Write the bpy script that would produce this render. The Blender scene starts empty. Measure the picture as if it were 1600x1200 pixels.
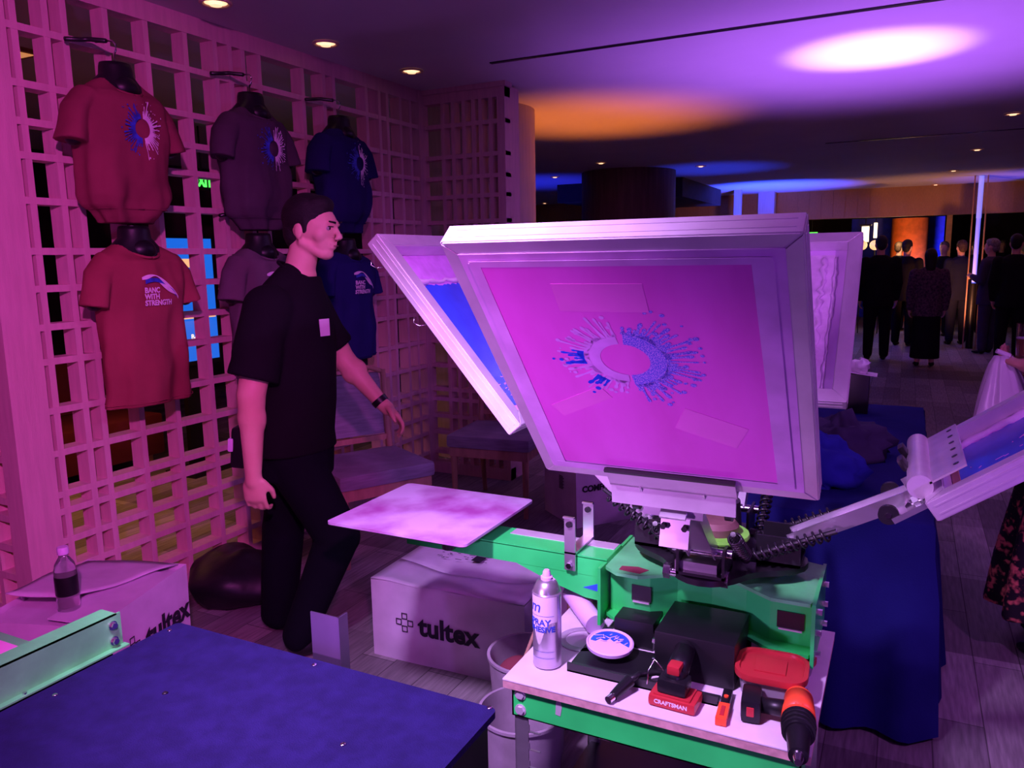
import bpy, bmesh, math, random
from mathutils import Matrix, Vector, noise
C = bpy.context.scene.collection
PI = math.pi
rad = math.radians

# ------------------------------------------------------------------ camera
F_PX = 1222.0
PITCH, ROLL, YAW = 0.1598, -0.0171, 0.4664
CAM = Vector((0, 0, 1.5))
def cam_axes():
    cy, sy, cp, sp = math.cos(YAW), math.sin(YAW), math.cos(PITCH), math.sin(PITCH)
    fwd = Vector((-sy*cp, cy*cp, -sp)); right = Vector((cy, sy, 0)); up = right.cross(fwd)
    r = math.cos(ROLL)*right + math.sin(ROLL)*up
    u = -math.sin(ROLL)*right + math.cos(ROLL)*up
    return r, u, fwd
RX, UP, FW = cam_axes()
cd = bpy.data.cameras.new('camera'); cam = bpy.data.objects.new('camera', cd); C.objects.link(cam)
M = Matrix((RX, UP, -FW)).transposed().to_4x4(); M.translation = CAM
cam.matrix_world = M
cd.sensor_fit = 'HORIZONTAL'; cd.sensor_width = 36; cd.lens = 36*F_PX/1600; cd.clip_start = .05; cd.clip_end = 200
bpy.context.scene.camera = cam
def at(px, py, ax, val):
    d = FW + (px-800)/F_PX*RX - (py-600)/F_PX*UP
    return CAM + d*((val-CAM[ax])/d[ax])

# ------------------------------------------------------------------ view, world, lights
sc = bpy.context.scene
sc.view_settings.view_transform = 'Standard'; sc.view_settings.look = 'None'
sc.view_settings.exposure = 0.0; sc.view_settings.gamma = 1; sc.view_settings.use_curve_mapping = False
w = bpy.data.worlds.new('world'); sc.world = w; w.use_nodes = True
w.node_tree.nodes['Background'].inputs[0].default_value = (.30, .06, .42, 1)
w.node_tree.nodes['Background'].inputs[1].default_value = 0.03

def spot(name, loc, aim, col, power, size, blend=1, radius=.06):
    l = bpy.data.lights.new(name, 'SPOT'); l.color = col; l.energy = power; l.spot_size = rad(size); l.spot_blend = blend; l.shadow_soft_size = radius
    o = bpy.data.objects.new(name, l); C.objects.link(o); o.location = loc
    o.rotation_euler = (Vector(aim)-Vector(loc)).to_track_quat('-Z', 'Y').to_euler(); return o
def point(name, loc, col, power, radius=.1):
    l = bpy.data.lights.new(name, 'POINT'); l.color = col; l.energy = power; l.shadow_soft_size = radius
    o = bpy.data.objects.new(name, l); C.objects.link(o); o.location = loc; return o
def area(name, loc, aim, col, power, sx, sy):
    l = bpy.data.lights.new(name, 'AREA'); l.shape = 'RECTANGLE'; l.size = sx; l.size_y = sy; l.color = col; l.energy = power
    o = bpy.data.objects.new(name, l); C.objects.link(o); o.location = loc
    o.rotation_euler = (Vector(aim)-Vector(loc)).to_track_quat('-Z', 'Y').to_euler(); return o
MAG = (.66, .16, .95)
PINK = (1.0, .11, .80)
# unseen stage spots round the print stand
spot('stage_spot', (.85, -.80, 2.5), (-2.95, 1.0, 1.25), PINK, 540, 66)
spot('stage_spot', (-.92, .30, 2.5), (-.76, 1.5, .50), (.70, .40, 1.0), 470, 58, 1, .10)
spot('stage_spot', (1.0, .9, 2.5), (-1.0, 1.9, 1.3), (.60, .26, 1.0), 110, 40)  # unseen spot added to brighten the blue ink on the left screen
spot('stage_spot', (-1.25, .0, .98), (-.66, 1.42, 1.07), (.76, .25, 1.0), 96, 54)
spot('stage_spot', (-.6, .5, 2.5), (-1.3, 2.2, .6), MAG, 30, 110)
spot('stage_spot', (1.6, 1.0, 2.5), (.5, 3.0, .3), MAG, 110, 110)
spot('uplight', (1.6, -1.6, .3), (.3, 1.0, 2.6), (.42, .10, 1.0), 95, 140)  # unseen violet fill behind the camera, added to lift the near ceiling
# floor uplights that wash the ceiling
spot('uplight', (-.22, 5.02, .32), (-.22, 5.02, 2.6), (.44, .12, 1.0), 340, 96, 1, .05)
spot('uplight', (-.22, 5.02, .33), (-.22, 5.02, 2.6), (1, .62, 1.0), 520, 28, 1, .05)
spot('uplight', (-2.35, 6.15, .3), (-2.3, 6.2, 2.6), (1.0, .22, .03), 200, 62, 1, .05)
spot('uplight', (-2.2, 13.2, .3), (-2.1, 13.9, 2.6), (.005, .05, 1.0), 1500, 66, 1, .05)
spot('uplight', (-2.35, 10.6, .3), (-2.35, 10.6, 2.6), (.02, .05, 1.0), 130, 50, 1, .05)
spot('uplight', (-5.0, 10.6, .3), (-5.0, 10.9, 2.6), (.02, .03, 1.0), 160, 70, 1, .05)
spot('uplight', (1.6, 14.2, .3), (1.6, 14.4, 2.6), (.05, .05, 1.0), 160, 70, 1, .05)
# warm hall light behind the lattice and over the crowd
area('hall_light', (-4.3, 3.0, 1.1), (-4.3, 3.0, 0), (1, .36, .12), 9, .8, 2.2)
area('hall_light', (.8, 12.5, 2.55), (.8, 12.5, 0), (1, .26, .55), 8, 4, 4)
spot('hall_light', (.6, 13.3, .5), (.6, 15.4, 2.5), (1, .36, .16), 80, 130)  # unseen floor spot added to warm and brighten the fascia
spot('hall_light', (-2.0, 12.6, .5), (-2.0, 15.4, 2.5), (1, .36, .16), 60, 110)  # second added spot, unseen, for the left of the fascia
point('hall_light', (-.15, 16.5, 1.7), (1, .7, .35), 12, .1)

# ------------------------------------------------------------------ materials
def nodes(name):
    m = bpy.data.materials.new(name); m.use_nodes = True
    return m, m.node_tree, m.node_tree.nodes['Principled BSDF']
def mat(name, col, rough=.5, metal=0, var=.12, scale=8, stretch=(1, 1, 1), bump=0, bscale=60, spec=.4, trans=0, coat=0, col2=None, detail=4, alpha=1, lo=.35, hi=.65, sheen=0):
    m, nt, b = nodes(name)
    tc = nt.nodes.new('ShaderNodeTexCoord'); mp = nt.nodes.new('ShaderNodeMapping'); mp.inputs['Scale'].default_value = stretch
    nt.links.new(tc.outputs['Object'], mp.inputs['Vector'])
    n = nt.nodes.new('ShaderNodeTexNoise'); n.inputs['Scale'].default_value = scale; n.inputs['Detail'].default_value = detail
    nt.links.new(mp.outputs[0], n.inputs['Vector'])
    r = nt.nodes.new('ShaderNodeValToRGB'); nt.links.new(n.outputs['Fac'], r.inputs[0])
    c2 = col2 if col2 else tuple(max(0, c*(1-2*var)) for c in col)
    r.color_ramp.elements[0].position = lo; r.color_ramp.elements[1].position = hi
    r.color_ramp.elements[0].color = (*c2, 1); r.color_ramp.elements[1].color = (*col, 1)
    nt.links.new(r.outputs[0], b.inputs['Base Color'])
    b.inputs['Roughness'].default_value = rough; b.inputs['Metallic'].default_value = metal
    b.inputs['Specular IOR Level'].default_value = spec; b.inputs['Transmission Weight'].default_value = trans
    b.inputs['Coat Weight'].default_value = coat; b.inputs['Alpha'].default_value = alpha
    b.inputs['Sheen Weight'].default_value = sheen
    if bump:
        n2 = nt.nodes.new('ShaderNodeTexNoise'); n2.inputs['Scale'].default_value = bscale; n2.inputs['Detail'].default_value = 3
        nt.links.new(mp.outputs[0], n2.inputs['Vector'])
        bp = nt.nodes.new('ShaderNodeBump'); bp.inputs['Strength'].default_value = bump; bp.inputs['Distance'].default_value = .01
        nt.links.new(n2.outputs['Fac'], bp.inputs['Height']); nt.links.new(bp.outputs[0], b.inputs['Normal'])
    return m
def emat(name, col, s, base=(.8, .8, .8)):
    m, nt, b = nodes(name); b.inputs['Base Color'].default_value = (*base, 1)
    b.inputs['Emission Color'].default_value = (*col, 1); b.inputs['Emission Strength'].default_value = s; return m
def floor_mat():
    m, nt, b = nodes('plank_carpet')
    tc = nt.nodes.new('ShaderNodeTexCoord')
    mp = nt.nodes.new('ShaderNodeMapping'); mp.inputs['Rotation'].default_value = (0, 0, PI/2)
    nt.links.new(tc.outputs['Object'], mp.inputs[0])
    br = nt.nodes.new('ShaderNodeTexBrick'); br.inputs['Scale'].default_value = 1; br.inputs['Brick Width'].default_value = .9; br.inputs['Row Height'].default_value = .15
    br.inputs['Mortar Size'].default_value = .002; br.inputs['Bias'].default_value = 0
    br.inputs['Color1'].default_value = (.50, .46, .46, 1); br.inputs['Color2'].default_value = (.24, .22, .23, 1); br.inputs['Mortar'].default_value = (.12, .11, .11, 1)
    nt.links.new(mp.outputs[0], br.inputs[0])
    ck = nt.nodes.new('ShaderNodeTexBrick'); ck.inputs['Brick Width'].default_value = 2.4; ck.inputs['Row Height'].default_value = .8; ck.inputs['Mortar Size'].default_value = 0  # large dark blocks painted in for the shadow bands on the floor
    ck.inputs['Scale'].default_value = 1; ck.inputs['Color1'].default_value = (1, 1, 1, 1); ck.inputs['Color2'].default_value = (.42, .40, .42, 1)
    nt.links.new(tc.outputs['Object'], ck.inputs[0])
    no = nt.nodes.new('ShaderNodeTexNoise'); no.inputs['Scale'].default_value = 6; no.inputs['Detail'].default_value = 8
    m2 = nt.nodes.new('ShaderNodeMapping'); m2.inputs['Scale'].default_value = (14, 1.2, 1); nt.links.new(tc.outputs['Object'], m2.inputs[0]); nt.links.new(m2.outputs[0], no.inputs['Vector'])
    r = nt.nodes.new('ShaderNodeMapRange'); r.inputs[1].default_value = .3; r.inputs[2].default_value = .7; r.inputs[3].default_value = .62; r.inputs[4].default_value = 1.1
    nt.links.new(no.outputs[0], r.inputs[0])
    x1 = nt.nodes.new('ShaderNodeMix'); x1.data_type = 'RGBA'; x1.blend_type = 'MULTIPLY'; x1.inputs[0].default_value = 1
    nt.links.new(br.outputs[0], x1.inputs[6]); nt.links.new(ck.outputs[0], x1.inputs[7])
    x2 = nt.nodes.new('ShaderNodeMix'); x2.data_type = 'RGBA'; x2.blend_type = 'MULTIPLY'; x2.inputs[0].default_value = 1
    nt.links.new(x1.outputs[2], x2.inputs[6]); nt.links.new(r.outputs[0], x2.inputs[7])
    nt.links.new(x2.outputs[2], b.inputs['Base Color']); b.inputs['Roughness'].default_value = .55; b.inputs['Specular IOR Level'].default_value = .25
    return m
def floral_mat():
    m, nt, b = nodes('floral_cloth')
    tc = nt.nodes.new('ShaderNodeTexCoord'); v = nt.nodes.new('ShaderNodeTexVoronoi'); v.inputs['Scale'].default_value = 20
    nz = nt.nodes.new('ShaderNodeTexNoise'); nz.inputs['Scale'].default_value = 24; nt.links.new(tc.outputs['Object'], nz.inputs['Vector'])
    mx = nt.nodes.new('ShaderNodeMix'); mx.data_type = 'VECTOR'; mx.inputs[0].default_value = .12; nt.links.new(tc.outputs['Object'], mx.inputs[4]); nt.links.new(nz.outputs['Color'], mx.inputs[5])
    nt.links.new(mx.outputs[1], v.inputs['Vector'])
    r = nt.nodes.new('ShaderNodeValToRGB'); r.color_ramp.elements[0].color = (.9, .25, .16, 1); r.color_ramp.elements[1].color = (.012, .01, .012, 1)
    r.color_ramp.elements[0].position = .26; r.color_ramp.elements[1].position = .50
    nt.links.new(v.outputs['Distance'], r.inputs[0]); nt.links.new(r.outputs[0], b.inputs['Base Color']); b.inputs['Roughness'].default_value = .8
    return m
MT = {}
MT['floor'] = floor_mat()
MT['ceiling'] = mat('ceiling_paint', (.72, .70, .70), .85, var=.03, scale=1.5)
MT['wood'] = mat('pale_limed_wood', (.72, .42, .48), .55, var=.055, scale=5, stretch=(9, 9, 1), bump=.15, bscale=30)
MT['darkwall'] = mat('dark_wall', (.06, .035, .035), .8)
MT['fascia'] = mat('beige_slatted_fascia', (.50, .28, .13), .7, var=.1, scale=30, stretch=(8, 1, 1))
MT['plaster'] = mat('column_plaster', (.62, .50, .46), .6, var=.06, scale=6, stretch=(8, 8, .6))
MT['brown'] = mat('brown_column_cladding', (.20, .10, .09), .6, var=.15, scale=4, stretch=(6, 6, .5))
MT['black'] = mat('black_metal', (.015, .014, .017), .35, var=.1, spec=.6)
MT['plastic'] = mat('black_plastic', (.009, .008, .011), .4, var=.1)
MT['steel'] = mat('brushed_steel', (.72, .70, .74), .30, .85, var=.05, scale=10, stretch=(1, 1, 3))
MT['alu'] = mat('worn_aluminium', (.80, .76, .80), .40, .40, var=.09, scale=9, bump=.04, bscale=60, detail=7)
MT['chrome'] = mat('bright_bolt_metal', (.85, .82, .86), .18, 1, var=.05)
MT['green'] = mat('green_enamel', (.04, .95, .16), .32, var=.12, scale=5, spec=.5)
MT['lime'] = mat('lime_plastic', (.25, .95, .08), .45)
MT['greenpale'] = mat('worn_green_enamel', (.14, .85, .24), .4, var=.15, scale=9, bump=.05)
MT['blueboard'] = mat('blue_flocked_board', (.016, .011, .085), .85, var=.14, scale=30, bump=.25, bscale=400, spec=.15)
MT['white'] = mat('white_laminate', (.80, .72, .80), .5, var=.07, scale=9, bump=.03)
MT['ply'] = mat('raw_board_edge', (.72, .42, .40), .8, var=.15, scale=40)
MT['platen'] = mat('stained_pallet', (.64, .46, .74), .55, var=.2, scale=4.5, col2=(.36, .08, .33), detail=6, lo=.38, hi=.60, bump=.05)
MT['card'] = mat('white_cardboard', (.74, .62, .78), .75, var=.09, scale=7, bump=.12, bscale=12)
MT['cardbrown'] = mat('brown_cardboard', (.62, .36, .24), .8, var=.1, scale=7, bump=.1, bscale=14)
MT['ink_text'] = mat('printed_black_ink', (.02, .015, .03), .7)
MT['pinkemul'] = mat('pink_emulsion', (.90, .17, .80), .38, var=.1, scale=2.2, stretch=(1, 3, 1), col2=(.74, .10, .60), lo=.3, hi=.7, detail=5)
MT['mesh_tape'] = mat('lilac_screen_tape', (.80, .50, .88), .45, var=.1, scale=12)
MT['clear_tape'] = mat('clear_packing_tape', (.92, .22, .76), .22, var=.05)
MT['blueink'] = mat('wet_blue_ink', (.03, .12, .95), .22, var=.15, scale=7, col2=(.02, .07, .70), spec=.6, bump=.1, bscale=16)
MT['bluedot'] = mat('blue_ink_specks', (.10, .12, .80), .4, var=.3, scale=500, col2=(.55, .35, .95), lo=.45, hi=.52, detail=1)
MT['mesh_open'] = mat('open_screen_mesh', (.80, .38, .95), .5, var=.08, scale=30)
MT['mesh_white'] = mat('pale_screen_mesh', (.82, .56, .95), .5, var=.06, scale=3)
MT['inkwhite'] = mat('dried_white_ink', (.90, .72, .95), .5, var=.1, scale=25, bump=.3, bscale=30)
MT['lip'] = mat('lips', (.42, .16, .15), .5)
def cloth(name, c, **k): return mat(name, c, .9, var=.10, scale=5, bump=.12, bscale=220, spec=.1, **k)
MT['maroon'] = cloth('maroon_jersey', (.27, .06, .085))
MT['red'] = cloth('brick_red_jersey', (.33, .065, .085))
MT['charcoal'] = cloth('charcoal_jersey', (.085, .06, .085))
MT['grey'] = cloth('grey_jersey', (.16, .11, .15))
MT['navy'] = cloth('navy_jersey', (.020, .016, .11))
MT['navy2'] = cloth('deep_blue_jersey', (.020, .018, .14))
MT['blacktee'] = cloth('black_jersey', (.010, .008, .012))
MT['trouser'] = cloth('black_twill', (.006, .006, .012))
MT['tablecloth'] = cloth('royal_blue_tablecloth', (.014, .016, .14))
MT['bluecloth'] = cloth('blue_cotton', (.03, .04, .36))
MT['suit'] = cloth('black_suiting', (.012, .010, .016))
MT['suitnavy'] = cloth('navy_suiting', (.018, .018, .05))
MT['suitgrey'] = cloth('slate_suiting', (.07, .06, .12))
MT['tweed'] = mat('patterned_jacket_cloth', (.16, .08, .12), .9, var=.4, scale=40, col2=(.03, .02, .04))
MT['wine'] = cloth('wine_cloth', (.14, .02, .04))
MT['print_w'] = mat('white_print', (.88, .72, .90), .6, var=.08, scale=40)
MT['print_b'] = mat('blue_print', (.04, .08, .62), .6, var=.25, scale=60)
MT['skin'] = mat('skin', (.80, .46, .36), .5, var=.06, scale=8, col2=(.72, .37, .29), bump=.04, bscale=90)
MT['skin2'] = mat('skin_deep', (.55, .28, .20), .5, var=.06, scale=8)
MT['hair'] = mat('dark_hair', (.012, .008, .010), .6, var=.3, scale=40, stretch=(1, 1, 5), bump=.4, bscale=120)
MT['hairgrey'] = mat('grey_hair', (.30, .27, .27), .7, var=.3, scale=40, bump=.3, bscale=90)
MT['hairbrown'] = mat('brown_hair', (.10, .05, .03), .7, var=.3, scale=40, bump=.3, bscale=90)
MT['shoe'] = mat('black_leather', (.012, .010, .012), .4)
MT['eye'] = mat('eye_white', (.42, .36, .36), .2, var=.02)
MT['iris'] = mat('dark_iris', (.03, .02, .02), .15)
MT['upholstery'] = mat('grey_upholstery', (.30, .24, .34), .8, var=.14, scale=8, stretch=(1, 1, 8), bump=.1, bscale=150)
MT['chairwood'] = mat('chair_wood', (.52, .27, .20), .5, var=.12, scale=6, stretch=(5, 5, 1))
MT['redplastic'] = mat('red_plastic', (.50, .03, .04), .35, var=.06)
MT['orange'] = mat('orange_plastic', (.95, .10, .03), .38, var=.06)
MT['clearplastic'] = mat('cloudy_plastic', (.75, .68, .78), .25, var=.05, trans=.5)
MT['glass'] = mat('clear_glass', (.95, .95, .95), .04, var=0, trans=1, spec=.5)
MT['bottleplastic'] = mat('clear_bottle_plastic', (.95, .9, .95), .08, var=0, trans=.9)
MT['beer'] = mat('amber_drink', (.45, .16, .06), .1, var=.05, trans=.5)
MT['bag'] = mat('thin_white_polythene', (.78, .70, .80), .3, var=.08, scale=6, bump=.5, bscale=10, trans=.2)
MT['bin'] = mat('black_bin_liner', (.008, .007, .010), .45, bump=.5, bscale=9)
MT['grey_tin'] = mat('brushed_tin', (.62, .55, .66), .32, .7, var=.1, scale=10, stretch=(1, 1, .3))
MT['purplecan'] = mat('painted_tin', (.75, .62, .80), .35, .25, var=.1, scale=10)
MT['pinklabel'] = mat('pink_paper_label', (.92, .35, .75), .6, var=.05)
MT['downlight'] = emat('warm_lamp', (1, .52, .28), 1.6)
MT['downlight_ring'] = mat('lamp_trim', (.9, .6, .45), .5)
MT['exit'] = emat('green_exit_light', (.05, 1, .08), 1.3)
MT['monitor'] = emat('blue_display', (.01, .14, .75), 1.0, (.02, .02, .05))
MT['monitor_w'] = emat('white_display_text', (1, .9, .75), 1.0)
MT['monitor_o'] = emat('orange_display_line', (1, .55, .15), .9)
MT['ledblue'] = emat('blue_led_tube', (.06, .13, 1), .9)
MT['ledblue2'] = emat('pale_blue_led_tube', (.16, .22, 1), .8)
MT['lantern'] = emat('warm_white_lantern', (1, .78, .45), 3.0)
MT['lantern2'] = emat('amber_lantern', (1, .5, .18), 1.2)
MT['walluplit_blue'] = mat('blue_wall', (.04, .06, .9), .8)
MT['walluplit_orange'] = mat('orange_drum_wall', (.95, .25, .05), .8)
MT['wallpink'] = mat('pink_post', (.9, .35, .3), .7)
MT['darksteel'] = mat('dark_reflection_steel', (.22, .16, .30), .4, .8, var=.08)  # bracket steel with its dark reflection put into the base colour
MT['pail'] = mat('shade_darkened_pail_plastic', (.42, .34, .42), .5, var=.15, scale=10)  # pale pail plastic darkened, the table's shadow put into its colour
MT['lens'] = emat('lit_lamp_lens', (.7, .3, 1), 2)

# ------------------------------------------------------------------ object helpers
TW = {}
def tag(o, label=None, cat=None, group=None, kind=None):
    if label: o['label'] = label
    if cat: o['category'] = cat
    if group: o['group'] = group
    if kind: o['kind'] = kind
    return o
def thing(name, label, cat, loc=(0, 0, 0), rotz=0, group=None, mw=None):
    o = bpy.data.objects.new(name, None); C.objects.link(o); o.empty_display_size = .05
    m = mw.copy() if mw else Matrix.Translation(Vector(loc)) @ Matrix.Rotation(rotz, 4, 'Z')
    o.matrix_world = m; TW[o.name] = m
    return tag(o, label, cat, group)

class MB:
    def __init__(s): s.bm = bmesh.new()
    def box(s, c, d, rot=None, bev=0):
        r = bmesh.ops.create_cube(s.bm, size=1)
        vs = r['verts']; m = Matrix.Translation(Vector(c)) @ (rot.to_4x4() if rot else Matrix()) @ Matrix.Diagonal((*d, 1))
        bmesh.ops.transform(s.bm, matrix=m, verts=vs)
        if bev:
            es = list({e for v in vs for e in v.link_edges})
            bmesh.ops.bevel(s.bm, geom=es, offset=bev, segments=2, affect='EDGES', profile=.7)
        return s
    def b2(s, a, b, bev=0):
        a = Vector(a); b = Vector(b); return s.box((a+b)/2, [abs(x) for x in (b-a)], None, bev)
    def cyl(s, p0, p1, r0, r1=None, n=16, caps=True):
        p0 = Vector(p0); p1 = Vector(p1); r1 = r0 if r1 is None else r1
        d = p1-p0; q = d.to_track_quat('Z', 'Y').to_matrix()
        A = [s.bm.verts.new(p0 + q @ Vector((r0*math.cos(2*PI*i/n), r0*math.sin(2*PI*i/n), 0))) for i in range(n)]
        B = [s.bm.verts.new(p1 + q @ Vector((r1*math.cos(2*PI*i/n), r1*math.sin(2*PI*i/n), 0))) for i in range(n)]
        for i in range(n): s.bm.faces.new((A[i], A[(i+1) % n], B[(i+1) % n], B[i]))
        if caps: s.bm.faces.new(A[::-1]); s.bm.faces.new(B)
        return s
    def sph(s, c, r, sc=(1, 1, 1), rot=None, n=16):
        m = Matrix.Translation(Vector(c)) @ (rot.to_4x4() if rot else Matrix()) @ Matrix.Diagonal((r*sc[0], r*sc[1], r*sc[2], 1))
        bmesh.ops.create_uvsphere(s.bm, u_segments=n, v_segments=max(6, n//2), radius=1, matrix=m); return s
    def cap(s, p0, r0, p1, r1, n=14):
        s.cyl(p0, p1, r0, r1, n); s.sph(p0, r0*.999, n=n); s.sph(p1, r1*.999, n=n); return s
    def loft(s, rings, closed=True, caps=True):
        R = [[s.bm.verts.new(Vector(p)) for p in r] for r in rings]
        n = len(R[0])
        for a, b in zip(R, R[1:]):
            for i in range(n if closed else n-1):
                s.bm.faces.new((a[i], a[(i+1) % n], b[(i+1) % n], b[i]))
        if caps and closed: s.bm.faces.new(R[0][::-1]); s.bm.faces.new(R[-1])
        return s
    def ell(s, secs, n=24, pw=1.0, caps=True):
        # secs: (cx,cy,z,rx,ry)
        rings = []
        for cx, cy, z, rx, ry in secs:
            ring = []
            for i in range(n):
                a = 2*PI*i/n; c_, s_ = math.cos(a), math.sin(a)
                ring.append((cx+rx*math.copysign(abs(c_)**pw, c_), cy+ry*math.copysign(abs(s_)**pw, s_), z))
            rings.append(ring)
        return s.loft(rings, True, caps)
    def lathe(s, prof, c=(0, 0, 0), n=32, m=None, caps=False):
        c = Vector(c); rings = []
        for r, z in prof:
            rings.append([c + (m @ Vector((r*math.cos(2*PI*i/n), r*math.sin(2*PI*i/n), z)) if m else Vector((r*math.cos(2*PI*i/n), r*math.sin(2*PI*i/n), z))) for i in range(n)])
        return s.loft(rings, True, caps)
    def prism(s, pts, h, m=None):
        m = m or Matrix()
        A = [s.bm.verts.new(m @ Vector((p[0], p[1], 0))) for p in pts]; B = [s.bm.verts.new(m @ Vector((p[0], p[1], h))) for p in pts]
        n = len(pts)
        for i in range(n): s.bm.faces.new((A[i], A[(i+1) % n], B[(i+1) % n], B[i]))
        s.bm.faces.new(A[::-1]); s.bm.faces.new(B); return s
    def tube(s, path, r, n=8):
        path = [Vector(p) for p in path]; rings = []
        up = Vector((0, 0, 1))
        for i, p in enumerate(path):
            d = (path[min(i+1, len(path)-1)]-path[max(i-1, 0)]).normalized()
            a = d.cross(up); a = a.normalized() if a.length > .05 else d.cross(Vector((1, 0, 0))).normalized()
            b = d.cross(a); rr = r[i] if isinstance(r, (list, tuple)) else r
            rings.append([p + rr*(math.cos(2*PI*k/n)*a+math.sin(2*PI*k/n)*b) for k in range(n)])
        return s.loft(rings)
    def spring(s, p0, p1, R, r, turns, n=10):
        p0 = Vector(p0); p1 = Vector(p1); q = (p1-p0).to_track_quat('Z', 'Y').to_matrix(); L = (p1-p0).length
        path = [p0 + q @ Vector((R*math.cos(2*PI*t/n), R*math.sin(2*PI*t/n), L*t/(turns*n))) for t in range(turns*n+1)]
        return s.tube(path, r, 6)
    def obj(s, name, m, parent=None, space='l', smooth=False, label=None, bake=None):
        bm = s.bm
        if parent is not None:
            TW_p = TW[parent.name]
            if space == 'w': bmesh.ops.transform(bm, matrix=TW_p.inverted(), verts=bm.verts[:])
        bmesh.ops.recalc_face_normals(bm, faces=bm.faces[:])
        me = bpy.data.meshes.new(name); bm.to_mesh(me); bm.free()
        me.materials.append(m)
        if smooth is True:
            for p in me.polygons: p.use_smooth = True
        elif smooth:
            me.shade_smooth() if hasattr(me, 'shade_smooth') else None
            try: me.set_sharp_from_angle(angle=rad(smooth))
            except Exception: pass
        o = bpy.data.objects.new(name, me); C.objects.link(o)
        if parent is not None: o.parent = parent; TW[o.name] = TW[parent.name]
        else: TW[o.name] = Matrix()
        if label: o['label'] = label
        if bake: bake_mods(o, bake)
        return o
def bake_mods(o, mods):
    for t, kw in mods:
        md = o.modifiers.new(t, t)
        for k, v in kw.items(): setattr(md, k, v)
    dg = bpy.context.evaluated_depsgraph_get(); dg.update()
    me = bpy.data.meshes.new_from_object(o.evaluated_get(dg))
    o.modifiers.clear(); old = o.data; nm = old.name; o.data = me; bpy.data.meshes.remove(old); me.name = nm
    for p in me.polygons: p.use_smooth = True
def blob(v, sm=4, f=.5): return [('REMESH', dict(mode='VOXEL', voxel_size=v, use_smooth_shade=True)), ('SMOOTH', dict(iterations=sm, factor=f))]
def solo(mb, name, m, label, cat, group=None, smooth=False, kind=None, bake=None):
    o = mb.obj(name, m, None, smooth=smooth, bake=bake); return tag(o, label, cat, group, kind)
def struct(name, mb, m, smooth=False):
    return tag(mb.obj(name, m, None, smooth=smooth), kind='structure')
_tc = {}
def text_geo(txt, size, bold=0, ext=.0004, align='CENTER'):
    cu = bpy.data.curves.new('t', 'FONT'); cu.body = txt; cu.size = size; cu.offset = bold; cu.extrude = ext; cu.align_x = align; cu.align_y = 'CENTER'; cu.resolution_u = 4
    o = bpy.data.objects.new('t', cu); C.objects.link(o); dg = bpy.context.evaluated_depsgraph_get(); dg.update()
    me = bpy.data.meshes.new_from_object(o.evaluated_get(dg)); C.objects.unlink(o); bpy.data.objects.remove(o); bpy.data.curves.remove(cu)
    vs = [v.co.copy() for v in me.vertices]; fs = [tuple(p.vertices) for p in me.polygons]; bpy.data.meshes.remove(me)
    return vs, fs
def add_text(mb, txt, size, fn, bold=0, ext=.0004, align='CENTER', xs=1):
    vs, fs = text_geo(txt, size, bold, ext, align)
    V = [mb.bm.verts.new(fn(Vector((v.x*xs, v.y, v.z)))) for v in vs]
    for f in fs:
        try: mb.bm.faces.new([V[i] for i in f])
        except ValueError: pass
    return mb
def frame(o, x, y):      # matrix from origin and two in-plane axes
    x = Vector(x).normalized(); z = x.cross(Vector(y)).normalized(); y = z.cross(x)
    m = Matrix((x, y, z)).transposed().to_4x4(); m.translation = Vector(o); return m
def splat(mb, fn, R0, R1, R2, a0, a1, rng, nr=26, dots=14, t=.0006):
    # ring sector plus teardrop rays and dots in 2D, mapped by fn
    def poly(pts):
        try: mb.bm.faces.new([mb.bm.verts.new(fn(Vector((p[0], p[1], t)))) for p in pts])
        except ValueError: pass
    N = 22
    for i in range(N):
        b0 = a0+(a1-a0)*i/N; b1 = a0+(a1-a0)*(i+1)/N
        o0 = R1*(1+.08*math.sin(b0*9)); o1 = R1*(1+.08*math.sin(b1*9))
        poly([(R0*math.cos(b0), R0*math.sin(b0)), (o0*math.cos(b0), o0*math.sin(b0)), (o1*math.cos(b1), o1*math.sin(b1)), (R0*math.cos(b1), R0*math.sin(b1))])
    for k in range(nr):
        a = a0+(a1-a0)*(k+rng.uniform(.1, .9))/nr; L = rng.uniform(R1*1.12, R2); wd = rng.uniform(.03, .07)*R1
        d = Vector((math.cos(a), math.sin(a))); p = Vector((-d.y, d.x)); b = d*R1*.93
        tip = d*L
        pts = [b+p*wd*1.2, b-p*wd*1.2, d*(R1+(L-R1)*.55)-p*wd*.45, tip-d*wd-p*wd*.9, tip+d*wd*.2-p*wd*.6, tip+d*wd*.5, tip+d*wd*.2+p*wd*.6, tip-d*wd+p*wd*.9, d*(R1+(L-R1)*.55)+p*wd*.45]
        poly([(q.x, q.y) for q in pts])
    for k in range(dots):
        a = rng.uniform(a0, a1); L = rng.uniform(R1*1.25, R2*1.12); r = rng.uniform(.03, .08)*R1
        poly([(L*math.cos(a)+r*math.cos(q*PI/4), L*math.sin(a)+r*math.sin(q*PI/4)) for q in range(8)])
    return mb

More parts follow.
